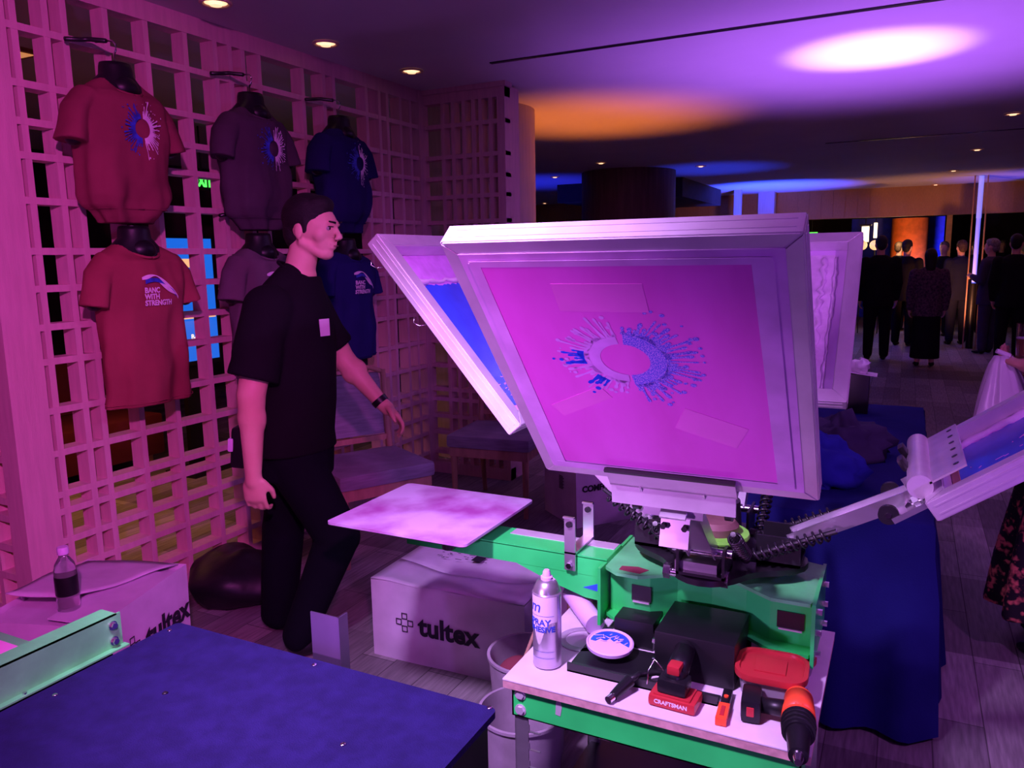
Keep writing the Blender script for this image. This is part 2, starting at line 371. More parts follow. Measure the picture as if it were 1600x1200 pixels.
# ------------------------------------------------------------------ the setting
WX = -2.95; WY = 4.60; CZ = 2.6
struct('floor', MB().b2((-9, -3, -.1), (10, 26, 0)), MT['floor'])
struct('ceiling', MB().b2((-9, -3, CZ), (9, 15.45, CZ+.12)), MT['ceiling'])
struct('wall_far', MB().b2((-9, 23, 0), (10, 23.1, 4.2)), MT['darkwall'])
struct('wall_lounge', MB().b2((-7.6, -3, 0), (-7.5, 15.4, 2.6)), MT['darkwall'])
struct('trim_1', MB().b2((-2.19, 4.135, CZ-.006), (1.9, 4.165, CZ+.001)), MT['black'])
struct('trim_2', MB().b2((-.82, 8.81, CZ-.006), (4.5, 8.84, CZ+.001)), MT['black'])
m = MB().b2((-9, 15.45, 2.10), (6, 15.6, 4.2))
for i in range(75): m.b2((-8.9+i*.2, 15.44, 2.12), (-8.86+i*.2, 15.45, 4.2))
struct('wall_fascia', m, MT['fascia'])
struct('ceiling_hall', MB().b2((-9, 15.6, 4.2), (10, 23.1, 4.3)), MT['darkwall'])

ROWS = [2.365, 2.165, 2.03, 1.907, 1.743, 1.555, 1.413, 1.266, 1.133, .94, .77, .603, .533, .412, .294, .152]
COLS = [1.89, 2.013, 2.088, 2.268, 2.458, 2.664, 3.010, 3.116, 3.433, 3.993, 4.346, 4.457]
UPR = [2.831, 2.922, 3.600, 3.685, 4.115, 4.198]
BW = .0265; DP = .075
m = MB()
for z in ROWS: m.b2((WX-DP, 1.85, z-BW/2), (WX, WY, z+BW/2))
for y in COLS: m.b2((WX-DP+.002, y-BW/2, .05), (WX-.002, y+BW/2, 2.53))
for y in UPR: m.b2((WX-DP-.002, y-BW/2, .0), (WX+.003, y+BW/2, 2.53))
m.b2((WX-DP, 1.85, 2.52), (WX+.002, WY, CZ)); m.b2((WX-DP, 1.85, 0), (WX+.002, WY, .06))
m.b2((WX-DP-.02, 1.716, 0), (WX+.004, 1.857, CZ))
m.b2((WX-DP-.01, WY-.06, 0), (WX+.01, WY+.05, CZ))
struct('wall_left', m, MT['wood'])
m = MB()
XE = at(791, 300, 1, WY).x
for z in ROWS: m.b2((WX, WY, z-BW/2), (XE, WY+DP, z+BW/2))
for px in (692, 708, 725, 740, 751, 767): x = at(px, 230, 1, WY).x; m.b2((x-BW/2, WY+.002, .05), (x+BW/2, WY+DP-.002, 2.53))
m.b2((WX, WY-.003, 2.51), (XE, WY+DP, CZ-.02)); m.b2((WX, WY-.02, CZ-.03), (XE+.015, WY+DP, CZ)); m.b2((WX, WY-.003, 0), (XE, WY+DP, .08))
m.b2((XE-.055, WY-.004, 0), (XE, WY+.2, CZ-.02))
struct('wall_back', m, MT['wood'])
m = MB()
for z in ROWS: m.b2((-4.4, 1.72, z-BW/2), (WX, 1.79, z+BW/2))
for x in (-2.985, -3.045, -3.16, -3.3, -3.42, -3.6, -3.8, -4.0, -4.2): m.b2((x-BW/2, 1.722, 0), (x+BW/2, 1.788, CZ))
struct('wall_front', m, MT['wood'])
struct('column_near', MB().ell([(-3.0, 5.42, 0, .45, .45), (-3.0, 5.42, CZ, .45, .45)], 48), MT['plaster'], 30)
cl = at(905, 300, 1, 10.2); cr = at(1055, 300, 1, 10.2)
struct('column_far', MB().ell([((cl.x+cr.x)/2, 10.3, 0, .62, .62), ((cl.x+cr.x)/2, 10.3, CZ, .62, .62)], 48), MT['brown'], 30)
struct('ceiling_recess', MB().b2((-4.9, 11.4, 2.33), (-2.95, 14.0, CZ)), MT['darkwall'])
p = at(1152, 320, 1, 14.2); struct('column_slim', MB().b2((p.x-.06, 14.2, 0), (p.x+.06, 14.3, CZ)), MT['plaster'])
p = at(1197, 320, 1, 15.0); struct('column_square', MB().b2((p.x-.14, 15.0, 0), (p.x+.14, 15.2, CZ)), MT['plaster'])
a = at(1475, 370, 1, 20); b = at(1330, 370, 1, 20)
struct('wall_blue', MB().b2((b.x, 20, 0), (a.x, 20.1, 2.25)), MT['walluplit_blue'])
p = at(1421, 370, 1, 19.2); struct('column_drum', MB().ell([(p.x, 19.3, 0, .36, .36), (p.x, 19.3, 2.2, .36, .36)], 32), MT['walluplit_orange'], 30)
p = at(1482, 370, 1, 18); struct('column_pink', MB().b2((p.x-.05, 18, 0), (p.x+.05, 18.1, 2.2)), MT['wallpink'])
spot('uplight', (a.x-.5, 18.6, .3), (a.x-.5, 20, 1.9), (.1, .15, 1), 260, 70)
spot('uplight', (at(1421, 370, 1, 18).x, 18.0, .3), (at(1421, 370, 1, 18).x, 19.2, 1.9), (1, .35, .1), 160, 60)

def ceiling_lamp(px, py, lab, r=.062):
    p = at(px, py, 2, CZ)
    t = thing('ceiling_light', lab, 'ceiling light', (p.x, p.y, CZ), 0, 'recessed ceiling lights')
    MB().lathe([(r*1.05, -.001), (r*1.12, -.005), (r*1.0, -.012), (r*.78, -.006), (r*.75, -.001)]).obj('trim_ring', MT['downlight_ring'], t, smooth=True)
    MB().ell([(0, 0, -.004, r*.80, r*.80), (0, 0, -.001, r*.80, r*.80)], 24).obj('lamp_face', MT['downlight'], t)
    MB().ell([(0, 0, -.016, r*.4, r*.4), (0, 0, -.004, r*.42, r*.42)], 20).obj('bulb', MT['downlight'], t)
for px, py, l in [(337, 3, 'round warm downlight cut by the top edge of the photo'), (509, 67, 'round warm downlight above the blue shirt, middle of the lattice row'),
                  (643, 110, 'round warm downlight nearest the lattice corner'), (1583, 177, 'warm downlight at the far right edge, nearest on that side'),
                  (1527, 233, 'warm downlight at right, second nearest in the receding row'), (1490, 266, 'small warm downlight at right, third in the receding row'),
                  (1462, 288, 'tiny warm downlight at right, farthest, by the beige fascia'), (939, 254, 'warm downlight just left in front of the dark round column'),
                  (867, 276, 'small warm downlight between pale column and dark column'), (1078, 297, 'tiny warm downlight right of the dark column, lower one'),
                  (1095, 259, 'warm downlight right of the dark column, in the blue glow'), (851, 317, 'faint small downlight beside the pale column, lowest in the picture')]:
    ceiling_lamp(px, py, l)
# lamps seen through the lattice
for x, y, l in [(-4.3, 2.55, 'wide amber ceiling panel light seen through the top of the lattice'), (-5.3, 2.7, 'amber ceiling panel light deeper behind the lattice')]:
    t = thing('ceiling_light', l, 'ceiling light', (x, y, CZ), 0)
    MB().b2((-.22, -.2, -.02), (.22, .2, -.001)).obj('light_frame', MT['fascia'], t); MB().b2((-.19, -.17, -.024), (.19, .17, -.02)).obj('diffuser', emat('amber_diffuser', (1, .38, .12), .55), t)
# uplight fixtures on the floor
for x, y, l in [(-.22, 5.02, 'black floor uplight behind the blue-clothed table'), (-2.35, 6.15, 'black floor uplight with orange beam beside the pale column'), (-2.2, 13.2, 'black floor uplight with blue beam far back near the fascia')]:
    t = thing('floor_uplight', l, 'stage light', (x, y, 0))
    MB().lathe([(.07, .02), (.1, .03), (.1, .26), (.085, .28), (.085, .27), (.01, .27)], caps=True).obj('housing', MT['plastic'], t, smooth=30)
    MB().b2((-.13, -.02, 0), (.13, .02, .02)).b2((-.13, -.02, 0), (-.115, .02, .18)).b2((.115, -.02, 0), (.13, .02, .18)).obj('yoke', MT['black'], t)
    MB().ell([(0, 0, .272, .08, .08), (0, 0, .276, .08, .08)], 20).obj('lens', MT['lens'], t)

# blue display and exit signs behind the lattice
A = at(258, 372, 0, -4.5); B = at(329, 372, 0, -4.5); D = at(330, 560, 0, -4.5)
t = thing('display_screen', 'upright glowing blue event display standing behind the lattice', 'display screen', (-4.5, (A.y+B.y)/2, 0))
MB().b2((-4.56, A.y-.02, D.z-.03), (-4.505, B.y+.02, A.z+.02)).obj('bezel', MT['plastic'], t, 'w')
MB().b2((-4.505, A.y, D.z), (-4.5, B.y, A.z)).obj('display_panel', MT['monitor'], t, 'w')
MB().b2((-4.57, A.y+.1, .0), (-4.53, B.y-.1, D.z)).b2((-4.7, A.y, 0), (-4.4, B.y, .03)).obj('stand', MT['plastic'], t, 'w')
fr = frame((-4.498, (A.y+B.y)/2, 0), (0, 1, 0), (0, 0, 1))
mb = MB()
for tx, z, s in [('BANC', D.z+.17, .05)]:
    add_text(mb, tx, s, lambda v, z=z: fr @ Vector((v.x+.02, v.y+z, v.z)), .001)
mb.obj('display_text', MT['monitor_w'], t, 'w')
for k in range(3): MB().b2((-4.4985, A.y+.10+.06*k, A.z-.09), (-4.497, A.y+.145+.06*k, A.z-.078)).obj('display_caption', MT['monitor_w'], t, 'w')
for a_, b_ in (((A.y+.02, D.z+.30), (B.y-.01, D.z+.315)), ((A.y+.08, A.z-.20), (A.y+.22, A.z-.14)), ((A.y+.10, A.z-.30), (A.y+.22, A.z-.23))): MB().b2((-4.4985, *a_), (-4.497, *b_)).obj('display_graphic', MT['monitor_o'], t, 'w')
def exit_sign(px, py, x, w_, h, lab, ax=0):
    p = at(px, py, ax, x)
    t = thing('exit_sign', lab, 'exit sign', p)
    if ax == 0:
        MB().b2((-.03, -w_/2-.02, -h/2-.02), (-.008, w_/2+.02, h/2+.02)).obj('housing', MT['plastic'], t)
        mb = MB(); f2 = frame((-.006, 0, 0), (0, 1, 0), (0, 0, 1)); add_text(mb, 'EXIT', h*1.15, lambda v: f2 @ Vector((v.x*.8, v.y, v.z)), .006, .002); mb.obj('lettering', MT['exit'], t)
        MB().cyl((-.02, 0, h/2), (-.02, 0, max(.1, CZ-p.z)), .008, n=8).obj('hanger', MT['black'], t)
    else:
        MB().b2((-w_/2, 0, -h/2), (w_/2, .04, h/2)).obj('housing', MT['exit'], t)
        MB().cyl((0, .02, h/2), (0, .02, (4.2 if p.y > 15.6 else CZ)-p.z), .008, n=8).obj('hanger', MT['black'], t)
exit_sign(318, 284, -5.2, .17, .10, 'green exit sign behind the lattice beside the grey shirt')
exit_sign(470, 219, -5.6, .10, .10, 'green exit sign glimpsed between the upper grey and navy shirts')
exit_sign(565, 351, -5.8, .14, .09, 'green exit sign glimpsed between the two navy shirts')
exit_sign(1268, 368, 17.0, .22, .13, 'small green exit light far across the hall', 1)
# low furniture behind the lattice (dark shapes and lit ledge seen through it)
t = thing('lounge_bench', 'dark upholstered bench in the lounge behind the lattice', 'bench', (-5.2, 2.9, 0))
MB().b2((-.35, -1.0, .12), (.35, 1.0, .42), .03).obj('seat', MT['wine'], t, smooth=30); MB().b2((-.35, -1.0, .42), (-.22, 1.0, .85), .03).obj('backrest', MT['wine'], t, smooth=30)
for sx in (-.3, .3):
    for sy in (-.9, .9): MB().cyl((sx, sy, 0), (sx, sy, .13), .02).obj('leg', MT['chairwood'], t)
# glass tube with a blue light in the hall
p = at(1530, 330, 1, 13.9)
t = thing('light_column', 'tall clear tube column with a glowing blue strip inside', 'light column', (p.x, 13.9, 0))
pm = at(1530, 341, 1, 13.9)
MB().cyl((0, 0, pm.z), (0, 0, CZ-.01), .035).obj('light_tube', MT['ledblue2'], t, smooth=30, label='pale blue glowing upper half')
MB().cyl((0, 0, 1.0), (0, 0, pm.z), .03).obj('light_tube', MT['ledblue'], t, smooth=30)
for s in (-1, 1): MB().b2((s*.085-.008, -.02, 0), (s*.085+.008, .02, CZ)).obj('side_rail', MT['chairwood'], t)
MB().cyl((0, 0, 0), (0, 0, 1.0), .05).obj('base', MT['plastic'], t, smooth=30)
# lanterns
p = at(1352, 366, 1, 16.2)
t = thing('lantern', 'bright white glass lantern hanging above the crowd', 'lantern', (p.x, 16.2, p.z))
MB().b2((-.06, -.06, -.14), (.06, .06, .14)).obj('lamp_glass', MT['lantern'], t)
MB().b2((-.1, -.1, .15), (.1, .1, .18)).b2((-.1, -.1, -.17), (.1, .1, -.15)).obj('lantern_frame', MT['black'], t)
MB().cyl((0, 0, .18), (0, 0, 4.2-p.z), .008, n=8).obj('cord', MT['black'], t)
p = at(1368, 360, 1, 16.4)
t = thing('lantern', 'narrow white lamp tube right beside the bright lantern', 'lantern', (p.x, 16.4, p.z))
MB().cyl((0, 0, -.14), (0, 0, .14), .03).obj('lamp_glass', MT['lantern'], t, smooth=30); MB().cyl((0, 0, .14), (0, 0, 4.2-p.z), .006, n=8).obj('cord', MT['black'], t)
for px, py, l, gl in [(1347, 383, 'left amber globe lamp below the bright lantern', 1), (1367, 383, 'right amber globe lamp below the bright lantern', 1), (1377, 399, 'small white globe lamp low beside the raised screen', 0)]:
    p = at(px, py, 1, 15.95)
    t = thing('globe_lamp', l, 'lamp', (p.x, 15.95, p.z), 0, 'globe lamps in the hall')
    MB().sph((0, 0, 0), .09 if gl else .06, (1, 1, 1 if gl else 1.6), n=16).obj('globe', MT['lantern2'] if gl else MT['lantern'], t, smooth=True)
    MB().cyl((0, 0, -p.z), (0, 0, -.08), .01, n=8).obj('stem', MT['black'], t)

# ------------------------------------------------------------------ print screens
def screen(lab, yaw, P, tilt, kind, seed, L=.612, W=.535):
    mw = Matrix.Translation(Vector(P)) @ Matrix.Rotation(rad(yaw), 4, 'Z') @ Matrix.Rotation(-rad(tilt), 4, 'Y')
    t = thing('printing_screen', lab, 'printing screen', mw=mw, group='silk screens on the press')
    rng = random.Random(seed); p = .040; h = .042; g = .004
    # four mitred profiles (x along length, y width, z up = ink side)
    X0, X1, Y0, Y1 = 0, L, -W/2, W/2
    out = [(X0, Y0), (X1, Y0), (X1, Y1), (X0, Y1)]; inn = [(X0+p, Y0+p), (X1-p, Y0+p), (X1-p, Y1-p), (X0+p, Y1-p)]
    for i in range(4):
        a, b, c, d = out[i], out[(i+1) % 4], inn[(i+1) % 4], inn[i]
        mb = MB(); ed = []
        for q in (a, b, c, d): ed.append((q[0], q[1]))
        mb.prism(ed, h, Matrix.Translation((0, 0, 0)))
        bmesh.ops.bevel(mb.bm, geom=mb.bm.edges[:], offset=.0022, segments=2, affect='EDGES')
        # shallow grooves on the outer face
        va, vb = Vector(a), Vector(b); dr = (vb-va).normalized(); nn = Vector((dr.y, -dr.x))
        for zz in (h*.30, h*.70):
            c0 = (va+vb)/2 + nn*.0004; mb.box((c0.x, c0.y, zz), ((vb-va).length*.96 if abs(dr.x) > .5 else .002, (vb-va).length*.96 if abs(dr.y) > .5 else .002, .003))
        mb.obj('frame_bar', MT['alu'], t, smooth=35)
    fab = {'pink': 'mesh_tape', 'blue': 'mesh_open', 'white': 'mesh_white', 'wet': 'mesh_open'}[kind]
    me = MB().b2((X0+p*.6, Y0+p*.6, -.0015), (X1-p*.6, Y1-p*.6, .0005)).obj('mesh_fabric', MT[fab], t)
    if kind == 'pink':
        # underside: emulsion, tapes and the stencil of the splash ring
        mp = Matrix(((0, 1, 0, 0), (1, 0, 0, 0), (0, 0, -1, 0), (0, 0, 0, 1)))
        e0, e1, f0, f1 = .050, L-.046, -W/2+.056, W/2-.066
        # as seen from below: +y(local) to the right side of the picture
        MB().b2((e0, f0, -.003), (e1, f1, -.0015)).obj('emulsion', MT['pinkemul'], t)
        cx, cy = .362, -.018
        fn = lambda v: Vector((cx+v.y*.88, cy+v.x, -.0032-v.z))
        mb = MB(); splat(mb, fn, .042, .066, .118, rad(95), rad(268), rng, 30, 20)
        mb.obj('stencil_open', MT['mesh_open'], t, label='pale half of the ring stencil')
        mb = MB(); splat(mb, fn, .042, .074, .128, rad(-86), rad(84), rng, 34, 26)
        mb.obj('stencil_inked', MT['bluedot'], t, label='ink-speckled blue half of the ring stencil')
        for q0, q1, q2, n_ in ((.118, 165, 192, 6), (.112, 222, 238, 4)):
            mb = MB(); splat(mb, fn, .072, .076, q0, rad(q1), rad(q2), rng, n_, 2, .0009); mb.obj('ink_residue', MT['blueink'], t)
        for (x, y, sx, sy, rz) in [(.500, -.030, .058, .145, 0), (.245, -.125, .034, .125, -30), (.195, .100, .062, .11, 24)]:
            MB().box((x, y, -.0036), (sx, sy, .0006), Matrix.Rotation(rad(rz), 3, 'Z')).obj('clear_tape', MT['clear_tape'], t)
        for y0, y1, x0, x1 in [(W/2-.068, W/2-.039, p, L-p), (f0-.018, f0+.001, p, L-p)]:
            MB().b2((x0, y0, -.0042), (x1, y1, -.0034)).obj('border_tape', MT['mesh_tape'], t)
        for x0, x1 in [(p*.9, p+.008), (L-p-.008, L-p*.9)]:
            MB().b2((x0, -W/2+p, -.0046), (x1, W/2-p, -.0043)).obj('border_tape', MT['mesh_tape'], t)
    elif kind in ('blue', 'wet'):
        mb = MB(); n = 40
        x0, x1 = (.065, L-.145) if kind == 'blue' else (.050, L-.05)
        y0, y1 = (-W/2+.058, W/2-.058) if kind == 'blue' else (-W/2+.062, W/2-.075)
        pts = []
        for i in range(n): s = i/n; pts.append((x0+(x1-x0)*s, y0+rng.uniform(-.004, .004)))
        for i in range(n): s = i/n; pts.append((x1+rng.uniform(-.003, .003), y0+(y1-y0)*s))
        for i in range(n): s = i/n; pts.append((x1-(x1-x0)*s, y1+rng.uniform(-.006, .010)))
        for i in range(n): s = i/n; pts.append((x0+rng.uniform(-.003, .003), y1-(y1-y0)*s))
        mb.prism(pts, .0012, Matrix.Translation((0, 0, .0006))); mb.obj('ink_film', MT['blueink'], t)
        mb = MB()
        for k in range(130 if kind == 'blue' else 60):
            if kind == 'blue': x = rng.uniform(.075, .20); y = rng.uniform(y0+.02, y1-.02); l_ = rng.uniform(.004, .012)
            else: x = rng.gauss(.24, .07); y = rng.gauss(-.06, .06); l_ = rng.uniform(.004, .02)
            mb.box((x, y, .0022), (.0022, l_, .0008), Matrix.Rotation(rng.uniform(-.3, .3) if kind == 'blue' else rng.uniform(0, 3), 3, 'Z'))
        tag(mb.obj('ink_speckle', MT['mesh_open'], t), kind='stuff')
        mb = MB(); fn = lambda v: Vector((.33+v.x*.8, v.y-.02, .0019+v.z)); splat(mb, fn, .050, .056, .11, rad(140), rad(300), rng, 14, 4)
        mb.obj('ghost_stencil', mat('faint_stencil_line', (.06, .16, .95), .3), t)
        # raised lip of ink pushed to the outer end
        mb = MB(); path = [(x1+.012+rng.uniform(-.004, .004), y0+(y1-y0)*i/24, .004) for i in range(25)]; mb.tube(path, [.004+rng.uniform(0, .006) for _ in path], 8)
        mb.obj('ink_ridge', MT['inkwhite'] if kind == 'blue' else MT['blueink'], t, smooth=True)
        if kind == 'wet':
            for q, c in (((-1), 'inkwhite'),):
                path = [(.05+.5*i/26, y1+.018+rng.uniform(-.006, .006), .005) for i in range(27)]
                MB().tube(path, [.006+rng.uniform(0, .007) for _ in path], 8).obj('dried_ink', MT[c], t, smooth=True)
            MB().b2((.042, y0, .001), (.058, y1, .004)).obj('brown_tape', MT['cardbrown'], t)
    else:
        MB().b2((.06, -W/2+.075, .0008), (L-.06, W/2-.075, .002)).obj('ink_film', MT['inkwhite'], t)
        path = [(.06+.48*i/30, -W/2+.105+rng.uniform(-.007, .007), .004) for i in range(31)]
        MB().tube(path, [.003+rng.uniform(0, .007) for _ in path], 8).obj('dried_ink', MT['inkwhite'], t, smooth=True)
        path = [(.06+.48*i/30, -W/2+.07+rng.uniform(-.003, .003), .004) for i in range(31)]
        MB().tube(path, [.002+rng.uniform(0, .004) for _ in path], 8).obj('dried_ink', MT['inkwhite'], t, smooth=True)
    # wire hooks for the screen edge
    return t
HX, HY = -.385, 1.90
screen('large raised screen facing the camera, pink emulsion with blue-speckled ring stencil', 270, (HX, HY-.45, 1.06), 49.5, 'pink', 3)
s2 = screen('screen tipped up at left behind the pink one, coated with flat blue ink', 180, (HX-.455, HY+.015, 1.075), 49.5, 'blue', 5)
s3 = screen('pale lilac screen standing raised behind the pink one on its right', 90, (HX-.01, HY+.41, 1.07), 49.5, 'white', 7)
s4 = screen('low-tilted screen at the right edge holding wet blue ink', 0, (HX+.465, HY+.015, .985), 36, 'wet', 9, .60, .53)
for t, y in ((s2, .24), (s2, .05)):
    MB().tube([(.30+y, .262, -.004), (.31+y, .266, -.02), (.325+y, .268, -.026), (.335+y, .266, -.016)], .0012, 6).obj('wire_hook', MT['chrome'], t, smooth=True)

# ------------------------------------------------------------------ rotary press
pr = thing('screen_printing_press', 'green and black rotary screen printing press with four steel arms', 'printing press', (HX, HY, .55))
W_ = 'w'
# green hub housing: top and bottom plates with waisted front, web, end plates
def waist(z0, z1):
    pts = [(-.64, 1.775), (-.60, 1.745), (-.545, 1.745), (-.50, 1.775), (-.45, 1.81), (-.385, 1.822), (-.32, 1.81), (-.27, 1.775), (-.235, 1.752), (-.150, 1.752), (-.145, 1.775),
           (-.145, 2.0), (-.27, 2.03), (-.385, 2.0), (-.5, 2.03), (-.64, 2.0)]
    return MB().prism([(x, y) for x, y in pts], z1-z0, Matrix.Translation((0, 0, z0)))
waist(.722, .730).obj('housing_top_plate', MT['greenpale'], pr, W_)
waist(.600, .608).obj('housing_bottom_plate', MT['green'], pr, W_)
mb = MB(); web = [(-.63, 1.80), (-.53, 1.80), (-.47, 1.835), (-.385, 1.845), (-.30, 1.835), (-.24, 1.80), (-.15, 1.80)]
for a, b in zip(web, web[1:]):
    c = Vector(((a[0]+b[0])/2, (a[1]+b[1])/2, .665)); d = Vector((b[0]-a[0], b[1]-a[1], 0)); mb.box(c, (d.length+.004, .008, .116), Matrix.Rotation(math.atan2(d.y, d.x), 3, 'Z'))
mb.obj('housing_web', MT['green'], pr, W_)
for x in (-.643, -.142): MB().b2((x-.004, 1.74, .585), (x+.004, 2.0, .735)).obj('end_plate', MT['green'], pr, W_)
for x0, x1 in ((-.575, -.525), (-.225, -.165)):
    MB().b2((x0, 1.792, .645), (x1, 1.797, .685)).obj('slot_opening', MT['black'], pr, W_)
    MB().b2((x0+.004, 1.788, .641), (x1-.004, 1.793, .645)).obj('slot_lip', MT['alu'], pr, W_)
for z in (.61, .66, .71):
    MB().cyl((-.138, 1.765, z), (-.126, 1.765, z), .007, n=6).obj('bolt', MT['chrome'], pr, W_)
    MB().cyl((-.138, 1.93, z), (-.126, 1.93, z), .007, n=6).obj('bolt', MT['chrome'], pr, W_)
# long green pallet arm
MB().b2((-1.25, 1.79, .735), (-.64, 1.905, .741)).b2((-1.25, 1.79, .690), (-.64, 1.795, .737)).b2((-1.25, 1.90, .690), (-.64, 1.905, .737)).obj('pallet_arm', MT['green'], pr, W_)
MB().b2((-.95, 1.86, .7412), (-.645, 1.903, .7425)).obj('arm_wear_strip', MT['alu'], pr, W_, label='bare worn metal strip')
mb = MB(); mb.prism([(-.90, .690), (-.645, .690), (-.645, .625), (-.70, .628), (-.80, .655)], .004, Matrix.Translation((0, 1.795, 0)) @ Matrix.Rotation(PI/2, 4, 'X')); mb.obj('arm_gusset', MT['green'], pr, W_)
MB().prism([(-.655, .675), (-.705, .655), (-.66, .65)], .001, Matrix.Translation((0, 1.7905, 0)) @ Matrix.Rotation(PI/2, 4, 'X')).obj('maker_sticker', MT['blueink'], pr, W_)
mb = MB(); mb.prism([(-.60, 1.765), (-.545, 1.76), (-.53, 1.79), (-.56, 1.80), (-.60, 1.79)], .0006, Matrix.Translation((0, 0, .7305))); mb.obj('maker_sticker', MT['maroon'], pr, W_)
# U bracket on the arm
ub = MB().b2((-.752, 1.778, .70), (-.722, 1.783, .845)).b2((-.752, 1.91, .70), (-.722, 1.915, .845)).b2((-.752, 1.778, .744), (-.722, 1.915, .749)).b2((-.752, 1.768, .841), (-.722, 1.783, .845)).b2((-.752, 1.902, .841), (-.722, 1.915, .845)).obj('arm_bracket', MT['steel'], pr, W_)
for y in (1.776, 1.908): MB().cyl((-.737, y, .825), (-.737, y-.006, .825), .008, n=12).obj('bolt', MT['black'], ub, W_)
MB().cyl((-.737, 1.776, .715), (-.737, 1.768, .715), .008, n=6).obj('bolt', MT['chrome'], ub, W_)
# pallet mount under the pallet
for x, y in ((-1.10, 1.72), (-1.04, 1.68), (-1.22, 1.95)): MB().lathe([(.014, -.03), (.018, -.028), (.018, -.004), (.010, 0)], (x, y, .775), 20, caps=True).obj('pallet_knob', MT['black'], pr, W_, smooth=30)
MB().b2((-1.30, 1.80, .741), (-1.05, 1.90, .772)).obj('pallet_mount', MT['steel'], pr, W_)
# centre column and carousel
MB().b2((-.50, 1.82, .552), (-.27, 2.02, .602)).obj('pedestal', MT['black'], pr, W_)
MB().ell([(HX, HY, .73, .10, .10), (HX, HY, .752, .10, .10)], 36).obj('bearing', MT['steel'], pr, W_, smooth=30)
pts = []
for i in range(48):
    a = 2*PI*i/48; r = .185+.028*math.cos(4*a); pts.append((HX+r*math.cos(a), HY+r*math.sin(a)))
MB().prism(pts, .014, Matrix.Translation((0, 0, .756))).obj('carousel_plate', MT['black'], pr, W_, smooth=30)
MB().ell([(HX, HY, .772, .07, .07), (HX, HY, .80, .065, .065), (HX, HY, .83, .055, .055), (HX, HY, .90, .05, .05)], 32).obj('centre_post', MT['black'], pr, W_, smooth=30)
MB().lathe([(.045, 0), (.078, .0), (.080, .005), (.078, .011), (.045, .011)], (HX+.01, HY-.09, .838), 40).obj('ring_collar', MT['lime'], pr, W_, smooth=30, label='lime green plastic ring')
MB().lathe([(.0, .0), (.052, .0), (.055, .018), (.045, .03), (.0, .03)], (HX+.01, HY-.09, .849), 32).obj('knob_cap', MT['brown'], pr, W_, smooth=30)
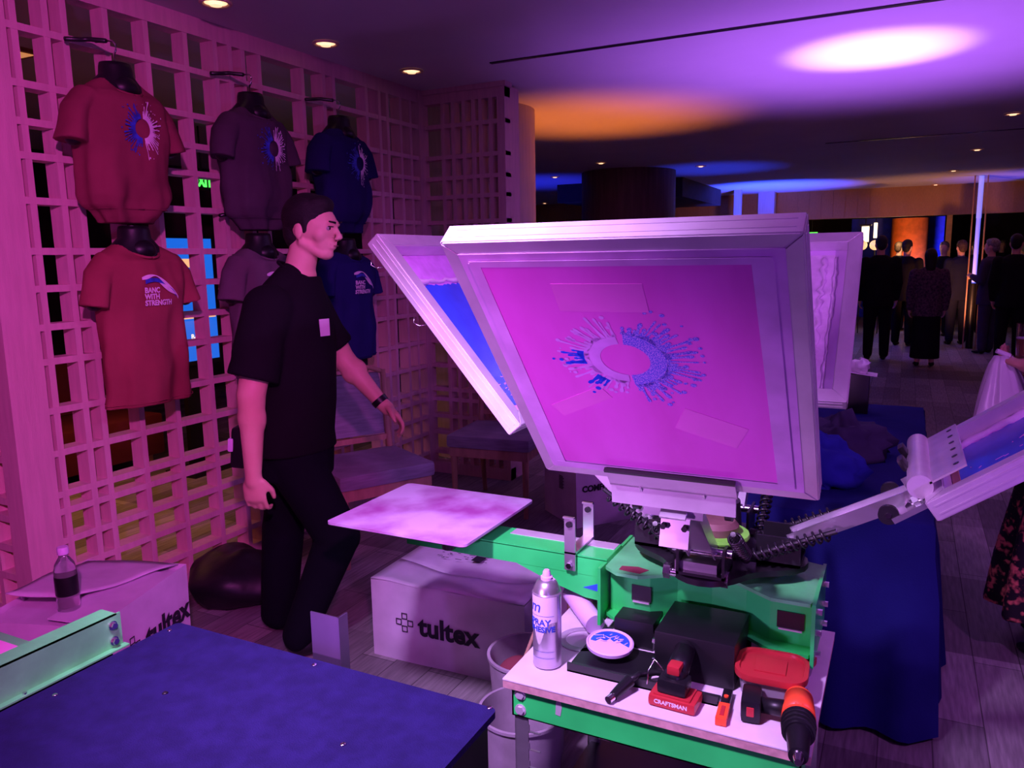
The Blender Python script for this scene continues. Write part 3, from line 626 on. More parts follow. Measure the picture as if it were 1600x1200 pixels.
# pedestal legs reaching the cart: long black channel and box
def arm(yaw, tilt, zc, inner, full=True, front=False):
    R = Matrix.Translation((HX, HY, 0)) @ Matrix.Rotation(rad(yaw), 4, 'Z')
    def w(m): bmesh.ops.transform(m.bm, matrix=R, verts=m.bm.verts[:]); return m
    root = w(MB().b2((.10, -.055, .772), (.20, -.049, .842)).b2((.10, .049, .772), (.20, .055, .842)).b2((.10, -.055, .772), (.20, .055, .779))).obj('arm_yoke', MT['black'], pr, W_)
    ca, sa = math.cos(rad(tilt)), math.sin(rad(tilt)); piv = Vector((.175, 0, .828)); end = Vector((inner-.008, 0, zc)); d = (end-piv).normalized(); up = Vector((-d.z, 0, d.x)); L = (end-piv).length
    rot = Matrix((d, Vector((0, 1, 0)), up)).transposed()
    b = MB(); b.box(piv+d*L*.42, (L*.86, .056, .010), rot).box(piv+d*L*.42+Vector((0, .030, 0)), (L*.86, .004, .034), rot).box(piv+d*L*.42-Vector((0, .030, 0)), (L*.86, .004, .034), rot)
    w(b).obj('print_arm', MT['steel'], pr, W_)
    w(MB().cyl(piv-Vector((0, .068, 0)), piv+Vector((0, .068, 0)), .011, n=16)).obj('pivot_pin', MT['chrome'], pr, W_, smooth=30)
    for s in (-1, 1):
        w(MB().spring(Vector((.10, s*.085, .80)), piv+d*L*.30+Vector((0, s*.085, .0)), .0135, .0034, 10)).obj('return_spring', MT['black'], pr, W_, smooth=True)
        w(MB().cyl(Vector((.085, s*.085, .795)), piv+d*L*.36+Vector((0, s*.085, 0)), .006, n=8)).obj('spring_rod', MT['black'], pr, W_)
        w(MB().cyl(Vector((.085, s*.062, .795)), Vector((.085, s*.105, .795)), .011, n=10)).obj('spring_anchor', MT['black'], pr, W_)
        kb = piv+d*L*.72+Vector((0, s*.06, 0))
        w(MB().cyl(kb, kb+Vector((0, s*.045, 0)), .006, n=10)).obj('adjuster_bolt', MT['chrome'], pr, W_)
        w(MB().cyl(kb+Vector((0, s*.028, 0)), kb+Vector((0, s*.042, 0)), .021, n=20)).obj('adjuster_knob', MT['black'], pr, W_, smooth=30)
        k2 = kb+d*.045
        w(MB().cyl(k2, k2+Vector((0, s*.030, 0)), .009, n=6)).obj('adjuster_nut', MT['chrome'], pr, W_)
    # clamp: channel that grips the frame bar
    e = Vector((inner, 0, zc)); dd = Vector((ca, 0, sa)); uu = Vector((-sa, 0, ca)); r2 = Matrix((dd, Vector((0, 1, 0)), uu)).transposed()
    w(MB().box(e-dd*.004+uu*.016, (.006, .250, .056), r2).box(e+dd*.018-uu*.010, (.050, .250, .004), r2).box(e+dd*.018+uu*.041, (.050, .250, .004), r2)).obj('frame_clamp', MT['alu'], pr, W_)
    w(MB().box(e+dd*.044-uu*.012, (.006, .252, .008), r2)).obj('rubber_edge', MT['black'], pr, W_)
    for s in (-1, 1):
        q = e-dd*.010+uu*.016+Vector((0, s*.09, 0))
        w(MB().cyl(q-dd*.035, q, .007, n=10).cyl(q-dd*.030, q-dd*.018, .013, n=6)).obj('clamp_bolt', MT['chrome'], pr, W_)
        w(MB().box(e-dd*.03+uu*.010+Vector((0, s*.062, 0)), (.055, .005, .05), r2)).obj('side_bracket', MT['steel'], pr, W_)
    w(MB().box(e-dd*.038+uu*.004, (.05, .118, .005), r2)).obj('cross_plate', MT['steel'], pr, W_)
    if front:
        q = e-dd*.055-uu*.006; w(MB().box(q, (.006, .052, .075), r2)).obj('bolt_plate', MT['steel'], pr, W_)
    if yaw == 0:
        c0 = e+dd*.004+uu*.062
        w(MB().cyl(c0-Vector((0, .20, 0)), c0+Vector((0, .20, 0)), .024, n=24).cyl(c0-Vector((0, .2005, 0)), c0-Vector((0, .199, 0)), .019, n=20)).obj('clamp_roll', MT['alu'], pr, W_, smooth=30)
        rp = w(MB().box(e+dd*.055+uu*.060, (.085, .40, .004), r2)).obj('clamp_plate', MT['alu'], pr, W_)
        for k in range(6): q = e+dd*.080+uu*.0625+Vector((0, -.16+.064*k, 0)); w(MB().cyl(q, q+uu*.001, .006, n=12)).obj('bolt_hole', MT['black'], rp, W_)
        w(MB().box(e-dd*.045+uu*.0+Vector((0, -.02, 0)), (.10, .17, .012), r2)).obj('clamp_block', MT['steel'], pr, W_)
    if full:
        for s in (-1, 1):
            q = e-dd*.015+uu*.06+Vector((0, s*.06, 0))
            w(MB().cyl(q-uu*.03, q+uu*.02, .006, n=8)).obj('wing_bolt', MT['chrome'], pr, W_)
            w(MB().box(q+uu*.03, (.014, .05, .028), r2, .006)).obj('wing_knob', MT['black'], pr, W_, smooth=30)
arm(270, 49.5, 1.06, .45, False, True)
arm(180, 49.5, 1.075, .455)
arm(90, 49.5, 1.07, .41)
arm(0, 36, .985, .465)
# front face plate with four bolts below clamp of the front arm
MB().box((-.386, 1.452, 1.034), (.245, .006, .050), Matrix.Rotation(rad(6), 3, 'X')).obj('clamp_face', MT['alu'], pr, W_)
MB().b2((-.45, 1.475, .985), (-.33, 1.50, 1.012)).obj('clamp_bar', MT['steel'], pr, W_)
fp = MB().box((HX-.01, 1.515, .950), (.060, .006, .082), Matrix.Rotation(rad(-14), 3, 'X')).obj('front_bolt_plate', MT['steel'], pr, W_)
for sx in (-.022, .022):
    for sz in (.004, .030): MB().cyl((HX-.01+sx, 1.515, .950+sz), (HX-.01+sx, 1.500, .950+sz), .0065, n=6).obj('bolt', MT['black'], fp, W_)
MB().cyl((HX-.075, 1.73, .765), (HX+.045, 1.73, .765), .014, n=16).obj('index_roller', MT['chrome'], pr, W_, smooth=30)
MB().b2((HX-.062, 1.715, .775), (HX+.035, 1.77, .80)).obj('index_block', MT['steel'], pr, W_)
for sx in (-.082, .052): MB().cyl((HX+sx-.008, 1.73, .765), (HX+sx+.008, 1.73, .765), .019, n=6).obj('roller_nut', MT['chrome'], pr, W_)

# the pallet in front of the man
c4 = [at(518, 812, 2, .78), at(645, 751, 2, .78), at(826, 785, 2, .78), at(722, 858, 2, .78)]
X0 = (c4[0].x+c4[1].x)/2; X1 = (c4[2].x+c4[3].x)/2; Y1 = (c4[1].y+c4[2].y)/2; Y0 = (c4[0].y+c4[3].y)/2
def rrect(x0, y0, x1, y1, r, n=6):
    pts = []
    for cx, cy, a0 in ((x1-r, y1-r, 0), (x0+r, y1-r, 90), (x0+r, y0+r, 180), (x1-r, y0+r, 270)):
        for i in range(n+1): a = rad(a0+90*i/n); pts.append((cx+r*math.cos(a), cy+r*math.sin(a)))
    return pts
t = thing('shirt_pallet', 'flat ink-stained pallet board on the end of the green arm', 'pallet', ((X0+X1)/2, (Y0+Y1)/2, .772))
MB().prism(rrect(X0, Y0, X1, Y1, .018), .007, Matrix.Translation((0, 0, .774))).obj('top_surface', MT['platen'], t, W_)
MB().prism(rrect(X0+.001, Y0+.001, X1-.001, Y1-.001, .018), .0025, Matrix.Translation((0, 0, .7715))).obj('rubber_backing', MT['black'], t, W_)

# ------------------------------------------------------------------ press cart
CTZ = .55
cx0, cx1, cy0, cy1 = -.777, -.112, 1.468, 2.02
ct = thing('press_cart', 'white-topped steel cart with bright green apron under the press', 'cart', ((cx0+cx1)/2, (cy0+cy1)/2, 0))
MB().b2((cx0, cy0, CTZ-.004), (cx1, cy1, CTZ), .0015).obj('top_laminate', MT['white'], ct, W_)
MB().b2((cx0+.001, cy0+.001, CTZ-.022), (cx1-.001, cy1-.001, CTZ-.004)).obj('top_board', MT['ply'], ct, W_, label='raw pinkish board edge')
for y in (cy0+.012, cy1-.03): MB().b2((cx0+.018, y, CTZ-.092), (cx1-.018, y+.004, CTZ-.022)).b2((cx0+.018, y, CTZ-.092), (cx1-.018, y+.03, CTZ-.089)).obj('apron', MT['green'], ct, W_)
for x in (cx0+.018, cx1-.022): MB().b2((x, cy0+.012, CTZ-.092), (x+.004, cy1-.03, CTZ-.022)).obj('side_apron', MT['green'], ct, W_)
for i, (x, y) in enumerate(((cx0+.022, cy0+.017), (cx1-.022-.036, cy0+.017), (cx0+.022, cy1-.07), (cx1-.058, cy1-.07))):
    lg = MB().b2((x, y, .0), (x+.034, y+.003, CTZ-.09)).b2((x, y, 0), (x+.003, y+.034, CTZ-.03)).obj('leg', MT['steel'], ct, W_)
    if i in (0, 2):
        for k in range(9): MB().b2((x+.034, y+.001, CTZ-.13-.045*k), (x+.062, y+.006, CTZ-.128-.045*k)).b2((x+.034, y+.001, CTZ-.13-.045*k), (x+.036, y+.004, CTZ-.112-.045*k)).obj('shelf_tab', MT['steel'], lg, W_)
MB().b2((cx0+.12, cy1-.06, .30), (cx1-.05, cy1-.055, .38)).obj('rear_brace', MT['green'], ct, W_)
MB().b2((cx0+.03, cy0+.05, .10), (cx1-.03, cy1-.05, .112)).obj('lower_shelf', MT['black'], ct, W_)
for x, z in ((cx0+.040, CTZ-.036), (cx0+.040, CTZ-.074)):
    MB().cyl((x, cy0+.012, z), (x, cy0+.006, z), .010, n=6).cyl((x, cy0+.0125, z), (x, cy0+.010, z), .014, n=20).obj('bolt', MT['alu'], ct, W_, smooth=30)
MB().prism([(-.008, -.02), (.004, -.022), (.008, .0), (.003, .02), (-.006, .012)], .0006, Matrix.Translation((cx0+.135, cy0+.0115, CTZ-.042)) @ Matrix.Rotation(PI/2, 4, 'X')).obj('paint_chip', MT['alu'], ct, W_)

# black steel base of the press standing on the cart
bs = pr
MB().b2((-.655, 1.50+.06, CTZ), (-.31, 1.60, CTZ+.004)).b2((-.655, 1.56, CTZ), (-.31, 1.565, CTZ+.022)).obj('base_channel', MT['black'], bs, W_)
MB().b2((-.47, 1.635, CTZ), (-.29, 1.81, CTZ+.105), .004).obj('upright_box', MT['plastic'], bs, W_, smooth=30)
MB().b2((-.60, 1.73, CTZ), (-.50, 1.86, CTZ+.07), .004).obj('rear_box', MT['plastic'], bs, W_, smooth=30)
MB().b2((-.66, 1.60, CTZ), (-.47, 1.72, CTZ+.003)).obj('base_plate', MT['plastic'], bs, W_)
for z in (.575, .622): MB().cyl((-.47, 1.65, z), (-.478, 1.65, z), .006, n=10).obj('bolt', MT['chrome'], bs, W_)
MB().b2((-.28, 1.79, CTZ), (-.19, 1.90, CTZ+.045)).obj('side_channel', MT['alu'], bs, W_)

# ------------------------------------------------------------------ blue-topped table in front
BZ = .75
A = at(262, 980, 2, BZ); B = at(780, 1105, 2, BZ); bx0, bx1, by1 = A.x+.0, B.x, (A.y+B.y)/2+.01
bt = thing('conveyor_table', 'dark blue felt-topped board table with screw heads in the foreground', 'table', ((bx0+bx1)/2, .55, 0))
MB().prism(rrect(bx0, .02, bx1, by1, .012), .012, Matrix.Translation((0, 0, BZ-.012))).obj('blue_board', MT['blueboard'], bt, W_)
MB().b2((bx0+.01, .04, .40), (bx1-.012, by1-.015, BZ-.012)).obj('side_box', MT['plastic'], bt, W_)
for x in (bx0+.05, bx1-.09):
    for y in (.08, by1-.10): MB().b2((x, y, 0), (x+.04, y+.04, .40)).obj('leg', MT['black'], bt, W_)
for px, py in ((265, 985), (765, 1106), (491, 1039), (258, 1083), (536, 1163), (86, 1086)):
    p = at(px, py, 2, BZ); MB().ell([(p.x, p.y, BZ, .0055, .0055), (p.x, p.y, BZ+.0018, .0035, .0035)], 12).obj('screw_head', MT['chrome'] if px != 258 else MT['black'], bt, W_, smooth=True)
# steel bracket on the far edge
p = at(512, 1046, 2, .70)
t = thing('steel_bracket', 'bent steel angle bracket on the far edge of the blue board', 'bracket', (p.x, by1+.03, .66))
q0 = at(487, 975, 1, by1+.03); q1 = at(537, 967, 1, by1+.03)
MB().b2((q0.x, by1+.028, .66), (q1.x-.012, by1+.031, q1.z)).b2((q1.x-.014, by1+.028, .66), (q1.x-.011, by1+.055, q1.z)).b2((q0.x, by1, .66), (q1.x-.011, by1+.031, .663)).obj('angle_plate', MT['darksteel'], t, W_)
# green rail along the left edge
rx = bx0-.018
gr = thing('green_rail', 'pale green steel channel rail bolted along the blue board, left foreground', 'rail', (rx, .4, BZ))
e = at(192, 1000, 0, rx)
ye, z0, z1 = e.y, at(190, 1008, 0, rx).z, at(185, 957, 0, rx).z
MB().b2((rx-.003, -.1, z0), (rx, ye, z1)).b2((rx-.045, -.1, z1-.003), (rx, ye-.008, z1)).b2((rx-.003, -.1, z0), (rx+.014, ye+.004, z0+.003)).obj('channel', MT['greenpale'], gr, W_)
for dz in (.25, .72):
    z = z0+(z1-z0)*dz; MB().cyl((rx, ye-.020, z), (rx+.004, ye-.020, z), .009, n=20).cyl((rx, ye-.020, z), (rx+.010, ye-.020, z), .0065, n=6).obj('bolt', MT['chrome'], gr, W_, smooth=30)
p = at(46, 1087, 2, z0+.004); MB().cyl((rx+.008, p.y, z0+.002), (rx+.008, p.y, z0+.007), .004, n=12).obj('bolt', MT['chrome'], gr, W_)
MB().b2((rx-.045, -.1, .40), (rx-.006, ye-.02, z0+.001)).obj('support_box', MT['plastic'], gr, W_)
gb = thing('green_frame_end', 'green painted frame top with pink paper label, far left edge', 'machine frame', (rx-.2, .7, 0))
q = at(0, 1008, 2, .765); q2 = at(55, 1010, 2, .765); q3 = at(18, 999, 2, .765)
MB().b2((rx-.36, .2, .757), (rx-.062, q3.y+.01, .765)).b2((rx-.36, .2, .71), (rx-.062, .204, .757)).b2((rx-.36, q3.y+.006, .71), (rx-.062, q3.y+.01, .757)).obj('top_plate', MT['greenpale'], gb, W_)
MB().b2((rx-.34, .3, 0), (rx-.08, q3.y-.05, .757)).obj('cabinet', MT['plastic'], gb, W_)
lb = MB().b2((rx-.30, .45, .765), (rx-.075, q3.y-.012, .7654)).obj('paper_label', MT['pinklabel'], gb, W_)
mb = MB()
for k in range(6): mb.b2((rx-.29, .50+.055*k, .7654), (rx-.10+.012*(k % 3), .508+.055*k, .7656))
tag(mb.obj('label_print', MT['ink_text'], lb, W_), kind='stuff')

# ------------------------------------------------------------------ boxes
def wrinkle(bm, amp, sc=6, seed=0):
    for v in bm.verts:
        n = noise.noise(v.co*sc+Vector((seed, seed, 0))); v.co += Vector((n, noise.noise(v.co*sc+Vector((9, seed, 3))), noise.noise(v.co*sc+Vector((2, 5, seed))))) * amp
def carton(lab, loc, rotz, dx, dy, dz, sag=.0, m='card', group=None, inner=True):
    t = thing('cardboard_box', lab, 'box', loc, rotz, group)
    mb = MB(); n = 14
    bmesh.ops.create_cube(mb.bm, size=1, matrix=Matrix.Translation((0, 0, dz/2)) @ Matrix.Diagonal((dx, dy, dz, 1)))
    top = [f for f in mb.bm.faces if f.normal.z > .9]
    bmesh.ops.delete(mb.bm, geom=top, context='FACES_ONLY')
    bmesh.ops.subdivide_edges(mb.bm, edges=mb.bm.edges[:], cuts=7, use_grid_fill=True)
    wrinkle(mb.bm, .004, 5, dx*7); mb.obj('body', MT[m], t, smooth=40)
    return t
p0 = at(597, 905, 2, .31); p1 = at(840, 950, 2, .31); p2 = at(650, 850, 2, .31); p3 = at(865, 872, 2, .31)
ang = math.atan2(p1.y-p0.y, p1.x-p0.x); dx = (p1-p0).length; dy = ((p2-p0).length+(p3-p1).length)/2
mid = (p0+p1+p2+p3)/4
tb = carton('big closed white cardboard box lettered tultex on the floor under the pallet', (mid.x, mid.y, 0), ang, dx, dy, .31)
# sagging flaps of the lid meeting at the middle seam
for s in (-1, 1):
    mb = MB(); nx, ny = 16, 6
    g = [[mb.bm.verts.new((-dx/2+dx*i/nx, s*(dy/2)*(1-j/ny), .311-(.030*(j/ny)*(1-(abs(i/nx-.5)*2)**2)) + (.004*math.sin(i*.9)))) for i in range(nx+1)] for j in range(ny+1)]
    for j in range(ny):
        for i in range(nx): mb.bm.faces.new((g[j][i], g[j][i+1], g[j+1][i+1], g[j+1][i]))
    fl = mb.obj('lid_flap', MT['card'], tb, smooth=True, bake=None)
    md = fl.modifiers.new('s', 'SOLIDIFY'); md.thickness = .004
    if s > 0:
        mb = MB(); rg = random.Random(4)
        for k in range(26): mb.box((rg.uniform(-.20, .02), rg.uniform(.07, .16), .302+.010), (rg.uniform(.003, .03), .0035, .0006))
        mb.box((-.02, .11, .313), (.045, .05, .0006))
        tag(mb.obj('address_label_print', MT['ink_text'], fl), kind='stuff')
mb = MB(); f3 = frame((.015, -dy/2-.006, .155), (1, 0, 0), (0, 0, 1))
add_text(mb, 'tultex', .105, lambda v: f3 @ v, .0035); tb_txt = mb.obj('printed_lettering', MT['ink_text'], tb)
def logo_cross(mb, f, cx, cy, s):
    for a, b in ((-1, 0), (0, 1), (0, -1), (1, 0)):
        x, y = cx+a*s*.9, cy+b*s*.9; r = s*.45; w = s*.14
        for bx in ((x-r, y-r, x+r, y-r+w), (x-r, y+r-w, x+r, y+r), (x-r, y-r, x-r+w, y+r), (x+r-w, y-r, x+r, y+r)):
            vs = [mb.bm.verts.new(f @ Vector(q)) for q in ((bx[0], bx[1], .0004), (bx[2], bx[1], .0004), (bx[2], bx[3], .0004), (bx[0], bx[3], .0004))]; mb.bm.faces.new(vs)
mb = MB(); logo_cross(mb, f3, -.185, .005, .028); mb.obj('printed_emblem', MT['ink_text'], tb)
# open box at left by the lattice post
p1 = at(291, 882, 2, .42); p0 = at(168, 965, 2, .42); pb = at(112, 872, 2, .42)
u = (p1-p0).normalized(); L1 = .50; ang = math.atan2(u.y, u.x); v = Vector((-u.y, u.x, 0)); Lw = .40
cc = p1 - u*L1/2 + v*Lw/2
lb2 = carton('open white cardboard box lettered tultex beside the lattice post at left', (cc.x, cc.y, 0), ang, L1, Lw, .42)
MB().b2((-L1/2+.005, -Lw/2+.005, .395), (L1/2-.005, Lw/2-.005, .399)).obj('inner_flap', MT['card'], lb2)
mb = MB(); nx = 10
fa = [Vector((L1/2, -Lw/2+.03, .42)), Vector((L1/2, Lw/2, .42)), Vector((-.16, Lw/2-.03, .475)), Vector((-.14, -.03, .455))]
g = [[mb.bm.verts.new(fa[0].lerp(fa[1], i/nx).lerp(fa[3].lerp(fa[2], i/nx), j/nx)+Vector((0, 0, .006*math.sin(j*.8+i*.4)))) for i in range(nx+1)] for j in range(nx+1)]
for j in range(nx):
    for i in range(nx): mb.bm.faces.new((g[j][i], g[j][i+1], g[j+1][i+1], g[j+1][i]))
fl = mb.obj('raised_flap', MT['card'], lb2, smooth=True); md = fl.modifiers.new('s', 'SOLIDIFY'); md.thickness = .004
mb = MB(); nx = 8
for j in range(1): pass
mb.box((-.02, -Lw/2+.09, .418), (.40, .17, .004), Matrix.Rotation(rad(4), 3, 'X')); mb.obj('front_flap', MT['card'], lb2)
mb = MB(); f3 = frame((.11, -Lw/2-.006, .265), (1, 0, 0), (0, 0, 1)); add_text(mb, 'tultex', .105, lambda v: f3 @ v, .0035); mb.obj('printed_lettering', MT['ink_text'], lb2)
mb = MB(); logo_cross(mb, f3, -.195, .005, .028); mb.obj('printed_emblem', MT['ink_text'], lb2)
# grey-white box behind the press
p1 = at(901, 826, 2, 0); p0 = at(849, 797, 2, 0); p2 = at(976, 812, 2, 0)
u = (p2-p1).normalized(); v = (p0-p1).normalized(); L1 = .46; Lw = (p0-p1).length
cc = p1+u*L1/2+Vector((-u.y, u.x, 0))*Lw/2
cb = carton('white cardboard box lettered COMFORT COLORS half hidden behind the pink screen', (cc.x, cc.y, 0), math.atan2(u.y, u.x), L1, Lw, .40)
MB().b2((-L1/2, -Lw/2, .398), (L1/2, Lw/2, .402)).obj('lid_flap', MT['card'], cb)
f3 = frame((.02, -Lw/2-.006, .22), (1, 0, 0), (0, 0, 1)); mb = MB(); add_text(mb, 'COMFORT COLORS', .048, lambda v: f3 @ v, .002); mb.obj('printed_lettering', MT['ink_text'], cb)
mb = MB(); add_text(mb, 'WEARS', .085, lambda v: f3 @ Vector((v.x*.9, v.y+.085, v.z)), 0); mb.obj('printed_heading', MT['ink_text'], cb)
f4 = frame((-L1/2-.006, 0, .22), (0, -1, 0), (0, 0, 1)); mb = MB(); rg = random.Random(8)
for k in range(9): mb.bm.faces.new([mb.bm.verts.new(f4 @ Vector(q)) for q in [(.0+.0, -.03+k*.009, .0004), (.045+.01*(k % 2), -.03+k*.009, .0004), (.045+.01*(k % 2), -.025+k*.009, .0004), (.0, -.025+k*.009, .0004)]])
tag(mb.obj('small_print', MT['ink_text'], cb), kind='stuff')
# brown box behind the tultex box
q = at(900, 905, 2, .22)
bb = carton('plain brown cardboard box between the tultex box and the cart', (q.x+.06, q.y+.12, 0), .05, .30, .34, .26, m='cardbrown')
MB().b2((-.15, -.17, .258), (.15, .17, .262)).obj('lid_flap', MT['cardbrown'], bb)
# bottle on the open box
p = at(118, 955, 2, .42)
t = thing('water_bottle', 'clear water bottle with dark label on the open box by the post', 'bottle', (p.x-.03, p.y-.0, .42))
MB().lathe([(.0, .0), (.030, 0), (.033, .006), (.033, .05), (.031, .055), (.033, .06), (.033, .13), (.028, .155), (.014, .178), (.013, .19), (.0, .19)], n=28).obj('bottle_body', MT['bottleplastic'], t, smooth=True)
MB().lathe([(.0335, .055), (.0338, .057), (.0338, .115), (.0335, .117)], n=28).obj('label', MT['plastic'], t, smooth=True)
MB().lathe([(.0, .186), (.0165, .186), (.0170, .190), (.0170, .205), (.0155, .209), (0, .209)], n=28).obj('cap', MT['mesh_white'], t, smooth=30)
# black bag on the floor
p = at(345, 950, 2, 0)
mb = MB(); mb.sph((p.x-.02, p.y+.12, .10), .21, (1.15, 1.0, .62), n=28)
for v in mb.bm.verts:
    v.co += Vector((noise.noise(v.co*7), noise.noise(v.co*7+Vector((5, 0, 0))), noise.noise(v.co*7+Vector((0, 5, 0)))))*.045
    if v.co.z < .004: v.co.z = .004
solo(mb, 'rubbish_bag', MT['bin'], 'crumpled black plastic bag on the floor between open box and man', 'bag', smooth=True)

# ------------------------------------------------------------------ mannequins with T-shirts
def mannequin(lab, cy, ztop, zhem, m, kind, group, tuck=False, seed=1, cx=-2.785, tee_label=None, sc=1.0):
    # local frame: x out of the wall, y along it
    t = thing('display_mannequin', lab, 'mannequin', (cx, cy, ztop), 0, group)
    rng = random.Random(seed)
    # black form: neck stump, shoulders, hollow body
    MB().ell([(0, 0, .075, .052, .058), (0, 0, .06, .056, .062), (.0, 0, .03, .058, .066), (-.005, 0, -.02, .075, .12), (-.01, 0, -.06, .09, .165), (-.01, 0, -.15, .098, .172), (-.01, 0, -.33, .075, .12), (-.01, 0, -.48, .050, .085)], 28).obj('torso_form', MT['plastic'], t, smooth=True)
    MB().ell([(0, 0, .0755, .046, .052), (0, 0, .0765, .046, .052)], 20).obj('neck_cap', MT['black'], t)
    hk = [(0, 0, .075), (0, 0, .11), (.012, 0, .125), (.016, 0, .145), (0, 0, .16), (-.03, 0, .165), (-.10, 0, .17)]
    MB().tube(hk, .004, 8).obj('hanging_hook', MT['chrome'], t, smooth=True)
    MB().tube([(-.02, -.015, .16), (-.10, -.02, .175), (-.12, -.05, .17), (-.125, -.11, .16)], .009, 8).obj('strap', MT['black'], t, smooth=True)
    H = ztop-zhem
    def prof(s):   # half width (y), half depth (x) at fraction s from shoulder to hem
        if tuck:
            tab = [(0, .072, .072), (.035, .115, .085), (.08, .17, .10), (.14, .198, .112), (.30, .20, .122), (.62, .195, .118), (.80, .192, .112), (.87, .180, .10), (.93, .135, .085), (1.0, .11, .07)]
        else:
            tab = [(0, .072, .072), (.03, .115, .085), (.065, .17, .10), (.11, .198, .112), (.25, .20, .118), (.55, .195, .105), (1.0, .20, .10)]
        for a, b in zip(tab, tab[1:]):
            if s <= b[0]:
                k = (s-a[0])/(b[0]-a[0]); k = k*k*(3-2*k) if s > .1 else k
                return (a[1]+(b[1]-a[1])*k)*sc, (a[2]+(b[2]-a[2])*k)*sc
        return tab[-1][1]*sc, tab[-1][2]*sc
    ph = rng.uniform(0, 6)
    def surf(a, s, off=0):
        w_, d_ = prof(s)
        c_, s_ = math.cos(a), math.sin(a)
        fold = .010*s*math.sin(5*a+ph)*min(1, s*2)+.007*s*math.sin(9*a+2*ph+2.5*s)+.004*math.sin(14*s+3*a+ph)*s
        if tuck: fold += .008*math.sin(22*s+2.2*a+ph)*max(0, s-.62)*2.6
        fold += .006*noise.noise(Vector((c_*2, s_*2+seed, s*5)))
        x = (d_+fold+off)*math.copysign(abs(c_)**.85, c_); y = (w_+fold+off)*math.copysign(abs(s_)**.85, s_)
        z = -s*H
        # shoulders slope, neckline dips in front
        drop = -.02*max(0, 1-s*10) * 0
        if s < .09:
            k = 1-s/.09
            z += -.055*k*max(0, c_)**2 - .012*k*max(0, -c_)
            z += .02*k*abs(s_)
        return Vector((x, y, z))
    NA, NS = 72, 56
    mb = MB(); rings = [[surf(2*PI*i/NA, (j/NS)**1.25) for i in range(NA)] for j in range(NS+1)]
    mb.loft(rings, True, True)
    for sg in (-1, 1):
        P = [(0, sg*.085, -.062), (.0, sg*.150, -.072), (.006, sg*.195, -.12), (.012, sg*.218, -.185), (.016, sg*.236, -.25)]
        R0 = [(.055, .070), (.072, .074), (.070, .072), (.070, .070), (.074, .073)]
        dirs = [Vector((0, sg*1, -.1)), Vector((0, sg*.8, -.5)), Vector((.05, sg*.40, -.9)), Vector((.05, sg*.25, -.95)), Vector((.05, sg*.22, -.95))]
        r = []
        for p_, (ra, rb), d in zip(P, R0, dirs):
            d = d.normalized(); a_ = Vector((1, 0, 0)); b_ = d.cross(a_).normalized()
            r.append([Vector(p_)*sc+(a_*ra*math.cos(2*PI*k/28)+b_*rb*.66*math.sin(2*PI*k/28))*sc*(1+.06*math.sin(3*2*PI*k/28+ph)) for k in range(28)])
        mb.loft(r, True, True)
        MB().cap((0, sg*.13*sc, -.08*sc), .045*sc, (.012, sg*.224*sc, -.232*sc), .036*sc).obj('arm_stump', MT['plastic'], t, smooth=True)
    for v in mb.bm.verts:
        k = noise.noise(Vector((v.co.x*6+seed, v.co.y*9, v.co.z*9)))*.012+noise.noise(Vector((v.co.x*14, v.co.y*24+seed, v.co.z*9)))*.007
        v.co += Vector((k, k*.5, 0))
    ts = mb.obj('t_shirt', MT[m], t, label=tee_label, bake=blob(.0065, 2, .5))
    # round neckline: the black form shows through, with a ribbed collar round it
    MB().sph((.026*sc, 0, -.020), .066*sc, (1.0, 1.0, .80), n=24).obj('chest_form', MT['plastic'], t, smooth=True)
    MB().tube([Vector(((.030+.070*math.cos(2*PI*i/40))*sc, .071*math.sin(2*PI*i/40)*sc, -.016-.034*math.cos(2*PI*i/40))) for i in range(41)], .0055, 8).obj('neck_rib', MT[m], ts, smooth=True)
    MB().tube([surf(2*PI*i/60, .975 if not tuck else .9, .003) for i in range(61)], .0018, 5).obj('hem_stitch', MT[m], ts, smooth=True)
    # print on the chest: (u across, v up) around a centre on the front
    def front(u, v, off, cs, cu=0):
        s = min(.97, max(.03, cs-(v)/H)); w_, d_ = prof(s); q = max(-.97, min(.97, (u+cu)/w_)); a = math.asin(q)
        p_ = surf(a, s, .0130+off); p_.y = u+cu if abs(q) < .9 else p_.y; return p_
    if kind == 'ring':
        fn = lambda v: front(v.x*.85, v.y, v.z, .33)
        mb = MB(); splat(mb, fn, .036, .055, .105, rad(98), rad(262), rng, 22, 16); mb.obj('blue_print', MT['print_b'], ts)
        mb = MB(); splat(mb, fn, .036, .055, .118, rad(-84), rad(84), rng, 26, 16); mb.obj('white_print', MT['print_w'], ts)
    else:
        fn = lambda v: front(v.x, v.y, v.z, .27, .005)
        mb = MB()
        for k, tx in enumerate(('BANC', 'WITH', 'STRENGTH')): add_text(mb, tx, .029, lambda v, k=k: fn(Vector((v.x-.072, v.y-.005-.025*k, v.z))), .0010, .0003, 'LEFT', .86)
        mb.obj('printed_lettering', MT['print_w'], ts)
        # wing-like crest above the words
        mb = MB(); N = 18
        for i in range(N):
            def wing(s, k): 
                x = -.078+.17*s; top = .052*math.sin(PI*min(1, .18+s*.82))**.8*(1.12-s*.55) - .045*s*s; th = (.010+.006*math.sin(s*13))*(1 if k else 0)
                return fn(Vector((x, .012+top-th, .0005)))
            a, b = i/N, (i+1)/N
            mb.bm.faces.new([mb.bm.verts.new(q) for q in (wing(a, 0), wing(b, 0), wing(b, 1), wing(a, 1))])
